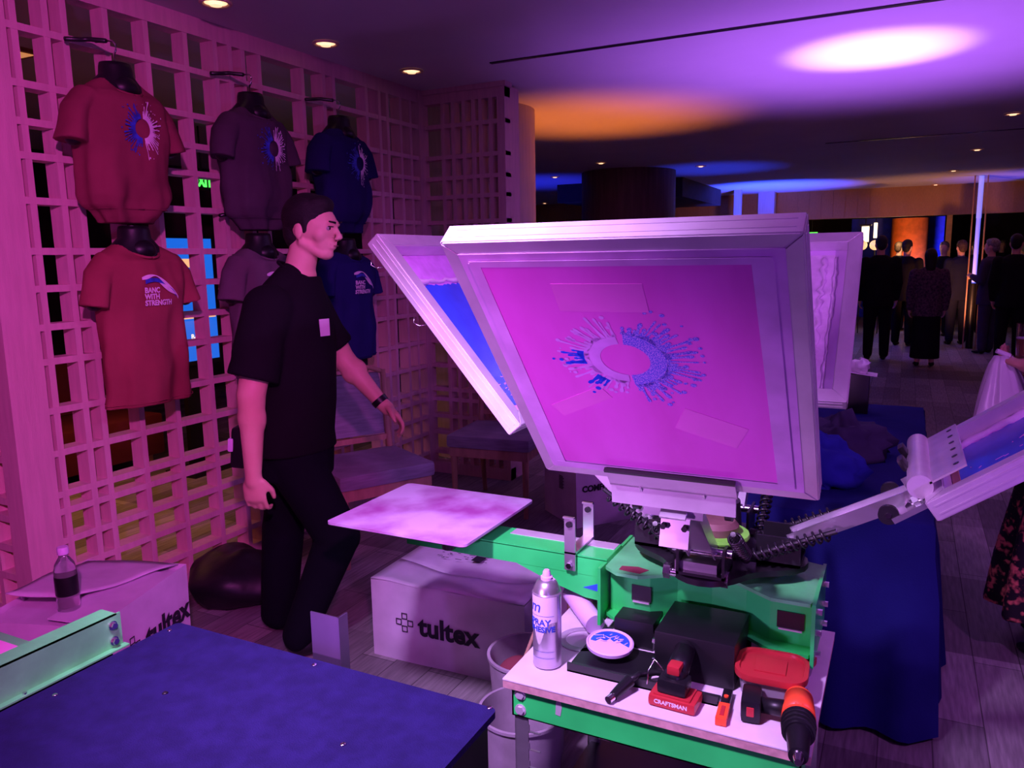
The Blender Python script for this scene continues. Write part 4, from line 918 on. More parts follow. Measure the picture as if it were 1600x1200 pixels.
        for i in range(10):
            a, b = i/10, (i+1)/10
            f = lambda s, e: fn(Vector((-.005+.085*s, .024-.05*s+e*.010*math.sin(PI*s), .0006)))
            mb.bm.faces.new([mb.bm.verts.new(q) for q in (f(a, 1), f(b, 1), f(b, -1), f(a, -1))])
        mb.obj('white_crest', MT['print_w'], ts)
        mb = MB()
        for i in range(14):
            a, b = i/14, (i+1)/14
            f = lambda s, e: fn(Vector((-.066+.145*s, .014+.026*math.sin(PI*min(1, .2+s*.8))-.040*s*s+e*.008, .0004)))
            mb.bm.faces.new([mb.bm.verts.new(q) for q in (f(a, 1), f(b, 1), f(b, -1), f(a, -1))])
        mb.obj('blue_crest', MT['print_b'], ts)
    return t
G = 'mannequin torsos hung on the lattice'
mannequin('upper left mannequin in a maroon t-shirt with blue and white splash ring', 2.165, 2.19, 1.66, 'maroon', 'ring', G, True, 2, sc=.95)
mannequin('upper middle mannequin in a charcoal t-shirt with splash ring print', 2.87, 2.20, 1.65, 'charcoal', 'ring', G, True, 5, sc=.93)
mannequin('upper right mannequin in a navy t-shirt with splash ring print', 3.51, 2.19, 1.65, 'navy', 'ring', G, True, 9, sc=.93)
mannequin('lower left mannequin in a brick red t-shirt lettered BANC WITH STRENGTH', 2.18, 1.575, .935, 'red', 'banc', G, False, 12, sc=.94)
mannequin('lower middle mannequin in a grey t-shirt, half hidden behind the man', 2.86, 1.56, .96, 'grey', 'banc', G, False, 17, sc=.93)
mannequin('lower right mannequin in a deep blue t-shirt lettered BANC WITH STRENGTH', 3.51, 1.545, .955, 'navy2', 'banc', G, False, 21, sc=.93)

# ------------------------------------------------------------------ chairs
def chair(lab, loc, rz):
    t = thing('dining_chair', lab, 'chair', loc, rz, 'upholstered chairs by the lattice')
    # faces local +x ; seat .50 wide (y) x .46 deep
    MB().b2((-.24, -.26, .40), (.24, .26, .475), .022).obj('seat', MT['upholstery'], t, smooth=40)
    MB().b2((-.225, -.245, .345), (.225, .245, .40)).obj('seat_frame', MT['chairwood'], t)
    for y in (-.225, .225):
        MB().cyl((.205, y, 0), (.205, y, .40), .014, .021, 12).obj('leg', MT['chairwood'], t, smooth=30)
        mb = MB(); mb.tube([(-.26, y, 0), (-.225, y, .25), (-.225, y, .45), (-.25, y*1.02, .65), (-.285, y*1.03, .90)], [.014, .018, .02, .018, .015], 10); mb.obj('leg', MT['chairwood'], t, smooth=True, label='back leg rising into the chair back')
    MB().tube([(-.285, -.235, .885), (-.305, -.16, .915), (-.315, 0, .925), (-.305, .16, .915), (-.285, .235, .885)], .014, 10).obj('top_rail', MT['chairwood'], t, smooth=True)
    mb = MB(); n = 10; r1 = []
    for z, x, h in ((.555, -.235, .205), (.56, -.245, .21), (.70, -.262, .212), (.845, -.285, .212), (.885, -.297, .208)):
        r1.append([(x+.022*math.cos(2*PI*k/24)-.014*(1-(math.sin(2*PI*k/24))**2), h*math.copysign(abs(math.sin(2*PI*k/24))**.6, math.sin(2*PI*k/24)), z) for k in range(24)])
    mb.loft(r1); mb.obj('backrest', MT['upholstery'], t, smooth=True)
    MB().b2((-.242, -.22, .515), (-.225, .22, .545)).obj('lower_rail', MT['chairwood'], t)
    return t
s0 = at(549, 762, 2, .42); s1 = at(665, 740, 2, .42)
u = (s1-s0).normalized(); mid = (s0+s1)/2; nrm = Vector((u.y, -u.x, 0))
chair('grey upholstered wooden chair right behind the walking man', (mid.x-nrm.x*.24, mid.y-nrm.y*.24, 0), math.atan2(nrm.y, nrm.x))
q = at(758, 706, 2, .42)
chair('grey upholstered chair in the lattice corner under the tipped blue screen', (q.x-.07, q.y+.34, 0), rad(-84))

# ------------------------------------------------------------------ blue-clothed table and what is on it
TZ = .69
tx0, tx1, ty0, ty1 = -.62, at(1460, 825, 1, 2.55).x, 2.55, 4.55
tt = thing('folding_table', 'long table draped to the floor in royal blue cloth behind the press', 'table', ((tx0+tx1)/2, (ty0+ty1)/2, 0))
MB().b2((tx0+.01, ty0+.01, TZ-.03), (tx1-.01, ty1-.01, TZ-.002)).obj('tabletop', MT['white'], tt, W_)
for x in (tx0+.08, tx1-.08):
    for y in (ty0+.12, ty1-.12): MB().cyl((x, y, 0), (x, y, TZ-.03), .014).obj('leg', MT['steel'], tt, W_)
def perim(x0, y0, x1, y1, n):
    pts = []; 
    for i in range(n): pts.append((x0+(x1-x0)*i/n, y0, 0, -1))
    for i in range(n*2): pts.append((x1, y0+(y1-y0)*i/(n*2), 1, 0))
    for i in range(n): pts.append((x1-(x1-x0)*i/n, y1, 0, 1))
    for i in range(n*2): pts.append((x0, y1-(y1-y0)*i/(n*2), -1, 0))
    return pts
pp = perim(tx0, ty0, tx1, ty1, 24); mb = MB(); rings = []
for j, (z, f) in enumerate(((TZ+.003, -.004), (TZ+.001, 0), (TZ-.01, .003), (TZ-.1, .006), (.45, .012), (.2, .022), (.02, .030))):
    ring = []
    for i, (x, y, nx, ny) in enumerate(pp):
        wv = f*(1.2+1.0*math.sin(i*.9)+.6*math.sin(i*.37+1)); 
        if f > 0.01: wv += .012
        ring.append((x+nx*wv, y+ny*wv, z))
    rings.append(ring)
mb.loft(rings, True, True); tc = mb.obj('tablecloth', MT['tablecloth'], None, smooth=40); tag(tc, 'royal blue cloth draped over the long table down to the floor', 'tablecloth')
def crumple(name, m, c, r, sc, lab, cat, seed, amp=.35, parent=None):
    mb = MB(); mb.sph((0, 0, 0), r, sc, n=36)
    zmin = 0
    for v in mb.bm.verts:
        n = v.co.normalized() if v.co.length else v.co
        k = noise.noise(v.co*(2.2/r)+Vector((seed, 0, 0)))+.6*noise.noise(v.co*(5/r)+Vector((0, seed, 0)))
        v.co += n*k*amp*r; v.co.z = max(v.co.z, -r*sc[2]*.35)
    zb = min(v.co.z for v in mb.bm.verts)
    for v in mb.bm.verts: v.co += Vector((c[0], c[1], c[2]-zb))
    return solo(mb, name, m, lab, cat, smooth=True)
q = at(1312, 735, 1, 2.95)
crumple('folded_shirt', MT['bluecloth'], (q.x-.10, 2.92, TZ+.004), .15, (1.1, 1.0, .75), 'heap of bright blue cloth on the draped table behind the pink screen', 'cloth', 3)
q = at(1318, 665, 1, 3.35)
crumple('rumpled_jacket', MT['suitgrey'], (q.x-.02, 3.38, TZ+.004), .19, (1.0, 1.05, .55), 'dark rumpled fabric piled on the table beyond the blue heap', 'cloth', 11, .45)
q = at(1341, 608, 1, 4.3)
t = thing('tissue_box', 'black box with crumpled white tissue at the far end of the blue table', 'box', (q.x, 4.30, TZ+.004))
MB().b2((-.05, -.05, 0), (.05, .05, at(1341, 578, 1, 4.3).z-TZ-.02), .004).obj('body', MT['plastic'], t, smooth=30)
zt = at(1341, 578, 1, 4.3).z-TZ-.02
mb = MB(); mb.sph((0, 0, zt+.035), .05, (1, .8, .9), n=20)
for v in mb.bm.verts: v.co += Vector((noise.noise(v.co*30), noise.noise(v.co*30+Vector((3, 0, 0))), noise.noise(v.co*30+Vector((0, 3, 0)))))*.03
mb.obj('tissue', MT['white'], t, smooth=True)
MB().box((.015, 0, zt+.002), (.14, .11, .004), Matrix.Rotation(.12, 3, 'Y')).obj('napkin', MT['white'], t)

# ------------------------------------------------------------------ things on the cart
def spray_can(lab, x, y, z, rot, detail=True, m='purplecan'):
    t = thing('spray_can', lab, 'spray can', (x, y, z), rot)
    r = .0335; h = .185 if detail else .120
    MB().lathe([(0, .002), (r-.003, .002), (r, .004), (r+.0005, .007), (r-.0005, .010), (r, .013), (r, h-.006), (r+.001, h-.003), (r-.001, h)], n=40, caps=True).obj('can_body', MT['grey_tin'], t, smooth=40)
    MB().lathe([(r-.001, h-.002), (r-.003, h+.008), (r-.010, h+.022), (.016, h+.028), (.0, h+.028)], n=36).obj('can_shoulder', MT['steel'], t, smooth=True)
    MB().lathe([(.014, h+.026), (.014, h+.034), (.010, h+.036), (.009, h+.045), (.006, h+.050), (0, h+.050)], n=24).obj('nozzle', MT['mesh_white'], t, smooth=30)
    cyl = lambda ang0: (lambda v: Vector(((r+.0008+v.z)*math.sin(v.x/r+ang0), -(r+.0008+v.z)*math.cos(v.x/r+ang0), v.y)))
    if detail:
        # white label panel ending in a point
        mb = MB(); N = 26
        for i in range(N):
            a0, a1 = -1.35+2.7*i/N, -1.35+2.7*(i+1)/N
            lo = lambda a: .128-.055*math.exp(-(a/.42)**2)-.01
            f = cyl(0)
            mb.bm.faces.new([mb.bm.verts.new(f(Vector((a*r, z_, -.0004)))) for a, z_ in ((a0, lo(a0)), (a1, lo(a1)), (a1, h-.004), (a0, h-.004))])
        lb_ = mb.obj('label', MT['white'], t, smooth=True)
        mb = MB(); add_text(mb, 'SPRAY', .021, lambda v: cyl(-.05)(Vector((v.x, v.y+.118, v.z))), .0004); add_text(mb, 'ADHESIVE', .0185, lambda v: cyl(-.05)(Vector((v.x, v.y+.101, v.z))), .0006)
        add_text(mb, 'm', .040, lambda v: cyl(-.25)(Vector((v.x+v.y*.2, v.y+.155, v.z))), 0); mb.obj('label_lettering', MT['print_b'], lb_, label='blue lettering')
        mb = MB()
        for z_ in (.134, .030, .046):
            for i in range(20):
                f = cyl(0); a0, a1 = -1.1+2.2*i/20, -1.1+2.2*(i+1)/20; mb.bm.faces.new([mb.bm.verts.new(f(Vector((a*r, zz, .0002)))) for a, zz in ((a0, z_), (a1, z_), (a1, z_+.0008), (a0, z_+.0008))])
        mb.obj('label_lines', MT['print_b'], lb_)
    else:
        MB().lathe([(r+.0006, .03), (r+.0008, .032), (r+.0008, .100), (r+.0006, .102)], n=36).obj('label', MT[m], t, smooth=True)
    return t
p = at(845, 1046, 2, CTZ); camd = math.atan2(-p.x, p.y)
spray_can('silver and white spray adhesive can standing on the front corner of the cart', p.x+.004, p.y+.03, CTZ, -math.atan2(p.x, -p.y)+PI+.25)
p = at(925, 958, 2, CTZ)
spray_can('second spray can standing behind the paper roll under the green arm', p.x+.003, 1.955, CTZ, .5, False)
# roll of white paper
a = at(893, 925, 2, CTZ+.055); b = at(930, 976, 2, CTZ+.032)
t = thing('paper_roll', 'long roll of white paper leaning on the cart behind the spray can', 'paper roll', b)
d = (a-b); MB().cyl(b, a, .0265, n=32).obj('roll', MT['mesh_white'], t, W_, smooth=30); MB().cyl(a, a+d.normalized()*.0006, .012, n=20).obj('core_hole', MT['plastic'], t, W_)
# plastic tape reel lying flat
p = at(912, 1000, 2, CTZ)
t = thing('clear_film_disc', 'loose disc of clear film lying on the cart by the paper roll', 'film', (p.x, p.y, CTZ+.001))
MB().lathe([(.045, 0), (.062, 0), (.064, .001), (.062, .002), (.045, .002), (.045, 0)], n=48).obj('film_ring', MT['clearplastic'], t, smooth=30)
# lid with blue ink
p = at(953, 1006, 2, CTZ+.03)
t = thing('ink_dish', 'round white lid smeared with blue ink resting on the black base', 'lid', (p.x, p.y, CTZ+.024), .6)
rot = Matrix.Rotation(.10, 3, 'X')
MB().lathe([(0, 0), (.052, 0), (.056, .003), (.057, .011), (.054, .013), (.051, .010), (0, .0095)], n=48, m=rot).obj('lid_disc', MT['mesh_white'], t, smooth=30)
rng = random.Random(31); mb = MB(); pts = [(.047*math.cos(a_), .047*math.sin(a_)) for a_ in [rad(x) for x in range(-35, 165, 8)]]
pts += [(-.030+rng.uniform(-.003, .003), .012), (-.018, .020), (-.010, .008), (.004, .016), (.010, .002), (.020, .008), (.026, -.008)]
mb.prism(pts, .0012, rot.to_4x4() @ Matrix.Translation((0, 0, .0098))); mb.obj('ink_smear', MT['blueink'], t)
mb = MB()
for k in range(16): a_ = rng.uniform(-.4, 2.6); r_ = rng.uniform(.015, .04); mb.box((rot @ Vector((r_*math.cos(a_), r_*math.sin(a_), .0114))), (rng.uniform(.006, .02), .0022, .0008), Matrix.Rotation(rng.uniform(0, 3), 3, 'Z'))
tag(mb.obj('scraped_streaks', MT['mesh_white'], t), kind='stuff')
# red lidded food box
p = at(1218, 1045, 2, CTZ+.06)
t = thing('food_container', 'cloudy plastic food container with red lid at the back right of the cart', 'container', (-.215, 1.665, CTZ), .05)
def rr(w_, d_, r_, z, n=6): return [(x, y, z) for x, y in rrect(-w_/2, -d_/2, w_/2, d_/2, r_, n)]
MB().loft([rr(.115, .100, .03, 0), rr(.125, .11, .035, .01), rr(.135, .12, .038, .055)]).obj('tub', MT['clearplastic'], t, smooth=40)
MB().loft([rr(.150, .135, .042, .052), rr(.152, .137, .043, .058), rr(.150, .135, .042, .066), rr(.132, .118, .036, .066), rr(.128, .114, .034, .060)]).obj('lid', MT['redplastic'], t, smooth=40)
MB().b2((-.035, -.03, .060), (.030, .03, .0635), .001).obj('lid_panel', MT['redplastic'], t)
t = thing('food_container', 'small round red-lidded tub behind the larger red lid on the cart', 'container', (-.19, 1.78, CTZ), 0)
MB().lathe([(0, 0), (.045, 0), (.052, .030)], n=36).obj('tub', MT['clearplastic'], t, smooth=True)
MB().lathe([(.052, .028), (.056, .030), (.056, .042), (.050, .044), (.047, .038), (0, .038)], n=36).obj('lid', MT['redplastic'], t, smooth=30)
# battery tool lying with the red battery in front
p = at(1050, 1108, 2, CTZ)
t = thing('cordless_tool', 'black cordless tool with red battery lettered CRAFTSMAN on the cart front', 'power tool', (p.x, p.y+.02, CTZ), -.04)
bt_ = MB().b2((-.050, -.030, .002), (.052, .035, .026), .008).b2((-.040, -.024, .024), (.040, .030, .030), .003).obj('battery', MT['redplastic'], t, smooth=40)
f5 = frame((0, -.0306, .015), (1, 0, 0), (0, 0, 1)); mb = MB(); add_text(mb, 'CRAFTSMAN', .0125, lambda v: f5 @ v, .0003); mb.obj('battery_lettering', MT['white'], bt_)
MB().b2((-.034, -.022, .030), (.030, .028, .062), .010).obj('handle_foot', MT['plastic'], t, smooth=40)
mb = MB(); mb.cap((-.002, .012, .060), .024, (-.006, .09, .078), .023, 20); mb.obj('body', MT['plastic'], t, smooth=True)
MB().b2((-.016, -.010, .070), (.012, .024, .090), .006).obj('red_trim', MT['redplastic'], t, smooth=40)
MB().tube([(-.030, .02, .06), (-.055, .03, .075), (-.064, .015, .055), (-.062, .0, .03)], .0016, 6).obj('belt_clip', MT['chrome'], t, smooth=True)
# black nozzle
p = at(958, 1090, 2, CTZ+.01)
t = thing('hose_nozzle', 'small black nozzle with shiny tip left of the red battery tool', 'nozzle', (p.x, p.y, CTZ+.013))
MB().cyl((0, 0, 0), (.018, .055, .012), .010, .014, 20).obj('barrel', MT['plastic'], t, smooth=30)
MB().cyl((-.006, -.016, -.002), (0, .002, 0), .0085, n=16).obj('tip', MT['chrome'], t, smooth=30)
MB().tube([(.018, .055, .012), (.03, .09, .012), (.06, .12, .008), (.10, .125, .008)], .007, 8).obj('hose', MT['plastic'], t, smooth=True)
# utility knife
p = at(1132, 1110, 2, CTZ)
t = thing('utility_knife', 'orange and black utility knife lying between the two power tools', 'knife', (p.x, p.y, CTZ+.002), rad(4))
MB().loft([[(x, y, z) for x, z in ((-.011, 0), (.011, 0), (.011, .016), (-.011, .016))] for y in (-.062, -.058, .0)]).obj('handle', MT['orange'], t)
MB().b2((-.010, 0, 0), (.010, .060, .015), .003).obj('grip', MT['plastic'], t, smooth=40)
MB().cyl((0, .025, .015), (0, .025, .018), .005, n=12).obj('slider_button', MT['orange'], t)
MB().b2((-.004, -.050, .016), (.004, -.015, .0175)).obj('highlight_strip', MT['redplastic'], t)
# drill lying, chuck towards the camera
dp = at(1245, 1190, 2, CTZ+.045)
da = at(1248, 1088, 2, CTZ+.035); db = at(1247, 1196, 2, CTZ+.035)
t = thing('cordless_drill', 'orange and black cordless drill with chuck pointing out over the cart edge', 'power tool', (da.x+(db.x-da.x)*.42, da.y+(db.y-da.y)*.42, CTZ+.038), math.atan2(db.y-da.y, db.x-da.x)+PI/2)
MB().cap((0, .078, 0), .029, (0, .008, 0), .033, 24).obj('motor_housing', MT['orange'], t, smooth=True)
MB().cyl((0, .0, 0), (0, -.045, 0), .033, .026, 28).obj('gear_collar', MT['plastic'], t, smooth=30)
for k in range(3): MB().cyl((0, -.012-.012*k, 0), (0, -.016-.012*k, 0), .0335-.001*k, n=28).obj('collar_ring', MT['black'], t, smooth=30)
MB().cyl((0, -.045, 0), (0, -.115, 0), .023, .018, 24).obj('chuck', MT['plastic'], t, smooth=30)
MB().cyl((0, -.115, 0), (0, -.135, 0), .012, .007, 12).obj('chuck_jaws', MT['chrome'], t, smooth=30)
mb = MB(); mb.cap((-.012, .045, -.004), .018, (-.075, .055, -.010), .016, 18); mb.obj('grip', MT['plastic'], t, smooth=True)
MB().b2((-.112, .02, -.036), (-.072, .095, .012), .010).obj('battery', MT['plastic'], t, smooth=40)
MB().b2((-.100, .018, -.02), (-.085, .024, .0), .002).obj('battery_trim', MT['redplastic'], t)
MB().b2((-.030, .012, -.012), (-.020, .03, .006), .003).obj('trigger', MT['redplastic'], t)
for k in range(6): MB().b2((-.016+.006*k, .088, .006), (-.013+.006*k, .094, .020)).obj('vent_slot', MT['black'], t)
# buckets
q = at(822, 1012, 2, .33)
t = thing('ink_bucket', 'pale plastic bucket with red and blue cloths and a wooden stick, beside the tultex box', 'bucket', (q.x+.02, q.y-.02, 0))
MB().lathe([(0, .0), (.095, 0), (.100, .01), (.122, .32), (.127, .322), (.127, .330), (.118, .330), (.115, .32), (.095, .02), (0, .018)], n=48).obj('pail', MT['pail'], t, smooth=40)
mb = MB(); mb.sph((-.035, -.01, .245), .068, (.95, 1.1, .9), n=24); mb.obj('red_rag', MT['maroon'], t, smooth=True)
mb = MB(); mb.sph((.040, .01, .255), .068, (.95, 1.1, .9), n=24); mb.obj('blue_rag', MT['bluecloth'], t, smooth=True)
MB().cyl((-.045, -.045, .20), (.005, .035, .385), .004, .006, 8).obj('mixing_stick', MT['cardbrown'], t)
MB().cyl((-.07, -.06, .23), (.06, -.02, .31), .004, n=8).obj('mixing_stick', MT['cardbrown'], t)
q = at(800, 1110, 2, .30)
t = thing('waste_bin', 'pale plastic tub on the floor between the blue board and the cart leg', 'bin', (q.x+.02, q.y+.02, 0))
MB().lathe([(0, 0), (.09, 0), (.095, .01), (.115, .29), (.120, .292), (.120, .300), (.112, .300), (.090, .02), (0, .02)], n=40).obj('pail', MT['pail'], t, smooth=40)

# ------------------------------------------------------------------ people
def body_hand(mb, wrist, d, palm_n, thumb_side, scale=1.0, curl=.9, fingers=True):
    # wrist point, direction of hand, palm normal, side of thumb; five separate curled fingers
    d = Vector(d).normalized(); n = Vector(palm_n).normalized(); s = d.cross(n).normalized()
    if s.dot(Vector(thumb_side)) < 0: s = -s
    n = s.cross(d).normalized() if s.cross(d).dot(n) > 0 else d.cross(s).normalized()
    W = Vector(wrist); S = scale
    pc = W + d*.045*S
    rot = Matrix((s, d, n)).transposed()
    mb.sph(pc, .05*S, (.82, 1.02, .36), rot, 18); mb.sph(W+d*.072*S, .038*S, (1.06, .55, .40), rot, 16)
    mb.cap(W-d*.02*S, .027*S, W+d*.02*S, .028*S, 14)
    for k, (off, L, r) in enumerate(((.030, .072, .0092), (.010, .082, .0098), (-.010, .076, .0092), (-.029, .060, .0082))):
        p = W + d*.080*S + s*off*S; a = 0
        dirv = (d + s*off*1.2).normalized()
        for seg, fr_ in enumerate((.45, .30, .25)):
            a = curl*(.35+.55*seg)*(1+.08*k)
            dv = (dirv*math.cos(a)+n*math.sin(a)).normalized(); p2 = p+dv*L*fr_*S
            mb.cap(p, r*S*(1-.07*seg), p2, r*S*(.95-.1*seg), 10); p = p2
    p = W+d*.022*S+s*.030*S
    d1 = (d*.75+s*.55+n*.35).normalized(); p2 = p+d1*.040*S; mb.cap(p, .0125*S, p2, .0105*S, 10)
    d2 = (d*.92+s*.05+n*.38).normalized(); p3 = p2+d2*.030*S; mb.cap(p2, .0105*S, p3, .0085*S, 10)

def head_mesh(mb, c, R, S=1.0):
    # c: centre of skull; R: rotation with local x = face direction, z up
    def P(x, y, z): return Vector(c) + R @ (Vector((x, y, z))*S)
    rot = R
    mb.sph(P(-.012, 0, .022), .1*S, (.96, .76, .92), rot, 24)        # cranium
    mb.sph(P(.030, 0, .010), .074*S, (.88, .84, .92), rot, 20)        # forehead and mid face
    mb.sph(P(.034, 0, -.045), .058*S, (.86, .82, .92), rot, 20)       # cheeks, mouth
    mb.sph(P(.052, 0, -.088), .030*S, (.95, 1.15, .80), rot, 16)      # chin
    for s in (-1, 1):
        mb.cap(P(-.014, s*.054, -.050), .018*S, P(.046, s*.022, -.090), .018*S, 12)   # jaw line
        mb.sph(P(.046, s*.038, -.022), .027*S, (.9, .9, 1.0), rot, 12)               # cheekbone
        mb.cap(P(.085, s*.034, .020), .0085*S, P(.090, s*.012, .017), .0095*S, 10)    # brow
        # ear
        mb.sph(P(-.016, s*.076, -.012), .028*S, (.62, .28, 1.05), rot, 14)
    mb.cap(P(.090, 0, .010), .0080*S, P(.110, 0, -.028), .0110*S, 12)                 # nose bridge to tip
    for s in (-1, 1): mb.sph(P(.101, s*.012, -.034), .0095*S, (1, 1, .8), rot, 10)
    mb.sph(P(.084, 0, -.052), .019*S, (.6, 1.3, .42), rot, 12)                        # upper lip
    mb.sph(P(.082, 0, -.066), .018*S, (.62, 1.15, .42), rot, 12)                      # lower lip
def face_bits(c, R, S, par):
    def P(x, y, z): return Vector(c) + R @ (Vector((x, y, z))*S)
    for s in (-1, 1):
        e = MB().sph(P(.0785, s*.031, .004), .0100*S, n=14).obj('eye', MT['eye'], par, smooth=True)
        MB().sph(P(.0855, s*.031, .003), .0060*S, (.6, 1, 1), R, n=10).obj('iris', MT['iris'], e, smooth=True)
        MB().cap(P(.092, s*.046, .027), .0026*S, P(.100, s*.016, .024), .0034*S, 8).obj('eyebrow', MT['hair'], par, smooth=True)
        MB().cap(P(.088, s*.044, .009), .0020*S, P(.093, s*.020, .009), .0022*S, 8).obj('upper_eyelid', MT['hair'], par, smooth=True)
    MB().cap(P(.0945, -.014, -.059), .0020*S, P(.0945, .014, -.059), .0020*S, 8).obj('mouth_line', MT['lip'], par, smooth=True)
def hair_mesh(mb, c, R, S=1.0, style='short'):
    def P(x, y, z): return Vector(c) + R @ (Vector((x, y, z))*S)
    mb.sph(P(-.022, 0, .040), .1*S, (.985, .81, .90), R, 28)
    mb.sph(P(.026, 0, .086), .058*S, (.95, 1.0, .62), R, 20); mb.sph(P(-.02, 0, .075), .075*S, (1.15, .9, .72), R, 20)
    if style == 'short':
        mb.sph(P(-.060, 0, -.010), .066*S, (.80, 1.02, 1.15), R, 20)
        for s in (-1, 1): mb.cap(P(.006, s*.066, .028), .015*S, P(.004, s*.070, -.012), .008*S, 10)
    elif style == 'long':
        mb.cap(P(-.045, 0, .02), .088*S, P(-.065, 0, -.16), .070*S, 20)
    elif style == 'bob':
        mb.cap(P(-.030, 0, .02), .096*S, P(-.040, 0, -.075), .085*S, 20)

# ---- the walking man
A0 = at(492, 1002, 2, 0)
man = thing('person', 'man in black t-shirt and trousers walking right past the mannequins', 'person', (A0.x, A0.y, 0), YAW)
V = Vector
def xz(px, py):
    z = (1000-py)*.0025; pv = 436+(py-301)*.063; return (px-pv)*.00238, z
Hc = V((.085, .0, 1.618)); HR = Matrix.Rotation(rad(-16), 3, 'Z') @ Matrix.Rotation(rad(3), 3, 'Y')
mb = MB()
head_mesh(mb, Hc, HR, 1.0)
mb.cap((.010, 0, 1.40), .060, (.048, 0, 1.545), .053, 20)                  # neck
mb.cap((.0, -.07, 1.365), .05, (.04, 0, 1.45), .050, 16); mb.cap((.0, .07, 1.365), .05, (.04, 0, 1.45), .050, 16)
mb.ell([(-.03, 0, .84, .115, .155), (-.03, 0, .98, .115, .150), (-.02, 0, 1.12, .125, .165), (-.015, 0, 1.26, .130, .180), (-.01, 0, 1.36, .105, .165), (.015, 0, 1.42, .07, .09)], 28)
# near (right) arm
sh = V((-.045, -.185, 1.355)); el = V((-.100, -.250, 1.045)); wr = V((-.108, -.262, .775))
mb.cap(sh, .060, el, .049, 18); mb.sph((-.082, -.225, 1.16), .058, (1, .95, 1.25), n=18)
mb.cap(el, .050, wr, .030, 18); mb.sph((-.102, -.252, .965), .051, (.98, .92, 1.5), n=18)
body_hand(mb, wr-V((0, 0, .015)), (.015, -.01, -1), (.10, .95, 0), (1, .2, 0), 1.08, 1.25)
# far (left) arm
sh2 = V((.01, .185, 1.355)); el2 = V((.115, .235, 1.115)); wr2 = V((.275, .205, .925))
mb.cap(sh2, .064, el2, .048, 18); mb.cap(el2, .048, wr2, .029, 18); mb.sph((.165, .228, 1.055), .048, (1.15, .95, 1.15), n=16)
body_hand(mb, wr2+V((.008, 0, -.008)), (.72, -.10, -.68), (-.55, -.35, -.6), (.3, -.9, .3), 1.02, .95)
# legs
for hip, kn, an in (((-.02, .085, .86), (-.120, .10, .47), (-.170, .11, .09)), ((-.02, -.085, .86), (.135, -.10, .475), (-.035, -.105, .10))):
    mb.cap(hip, .070, kn, .052, 18); mb.cap(kn, .058, an, .040, 18)
mb.obj('body', MT['skin'], man, bake=blob(.0052, 6, .5))
face_bits(Hc, HR, 1.0, man)
mb = MB(); hair_mesh(mb, Hc, HR, 1.0); mb.obj('hair', MT['hair'], man, bake=blob(.006, 4, .5))
# t-shirt
mb = MB()
mb.ell([(-.045, 0, .800, .165, .205), (-.045, 0, .86, .168, .205), (-.035, 0, .98, .168, .198), (-.025, 0, 1.10, .168, .200), (-.02, 0, 1.22, .160, .205), (-.015, 0, 1.31, .145, .200), (-.005, 0, 1.37, .118, .175), (.015, 0, 1.415, .088, .115), (.03, 0, 1.445, .072, .078)], 40)
mb.cap((-.03, -.085, 1.385), .064, (.004, -.02, 1.440), .060, 20); mb.cap((-.03, .085, 1.385), .064, (.004, .02, 1.440), .060, 20)
mb.cap((-.042, -.172, 1.338), .086, (-.080, -.228, 1.18), .080, 24); mb.cyl((-.065, -.21, 1.22), (-.094, -.242, 1.10), .080, .088, 28)
mb.cap((.01, .165, 1.345), .076, (.06, .215, 1.22), .072, 24); mb.cyl((.05, .205, 1.24), (.088, .232, 1.155), .072, .076, 24)
for v in mb.bm.verts:
    k = noise.noise(v.co*9)*.009+noise.noise(V((v.co.x*5, v.co.y*5, v.co.z*16)))*.006*(1 if v.co.z < 1.2 else .4)
    v.co += V((k, k*.6, 0))
tee = mb.obj('t_shirt', MT['blacktee'], man, bake=blob(.0075, 3, .5))
MB().tube([V((.018, 0, 1.466))+V((.066*math.cos(a), .066*math.sin(a), -.034*math.cos(a))) for a in [2*PI*i/32 for i in range(33)]], .006, 8).obj('neckband', MT['blacktee'], tee, smooth=True)
bx = V((.128, -.085, 1.262)); r3 = Matrix.Rotation(rad(-35), 3, 'Z')
MB().box(bx, (.004, .045, .062), r3).obj('name_badge', MT['white'], tee, label='white name badge on the chest')
# trousers
mb = MB()
mb.ell([(-.035, 0, .70, .15, .175), (-.035, 0, .80, .155, .185), (-.035, 0, .90, .150, .178), (-.035, 0, .97, .14, .165)], 32)
mb.cap((-.03, -.085, .80), .108, (.140, -.10, .475), .082, 24); mb.cap((.140, -.10, .475), .080, (-.030, -.105, .085), .066, 24)
mb.cap((-.03, .085, .80), .108, (-.120, .10, .46), .084, 24); mb.cap((-.120, .10, .46), .084, (-.170, .11, .075), .070, 24)
for v in mb.bm.verts:
    k = noise.noise(v.co*8)*.008+noise.noise(V((v.co.x*6, v.co.y*6, v.co.z*20)))*.006; v.co += V((k, k*.5, 0))
mb.obj('trousers', MT['trouser'], man, bake=blob(.009, 3, .5))
for ax, ay, tz in ((-.035, -.105, .0), (-.170, .11, .0)):
    mb = MB(); mb.sph((ax+.02, ay, .045), .055, (1.1, .85, .80), n=20); mb.sph((ax+.12, ay, .034), .05, (1.35, .88, .58), n=20); mb.cap((ax-.01, ay, .06), .045, (ax-.005, ay, .10), .045, 16)
    for v in mb.bm.verts: v.co.z = max(v.co.z, .004)
    mb.obj('shoe', MT['shoe'], man, bake=blob(.007, 3, .5))
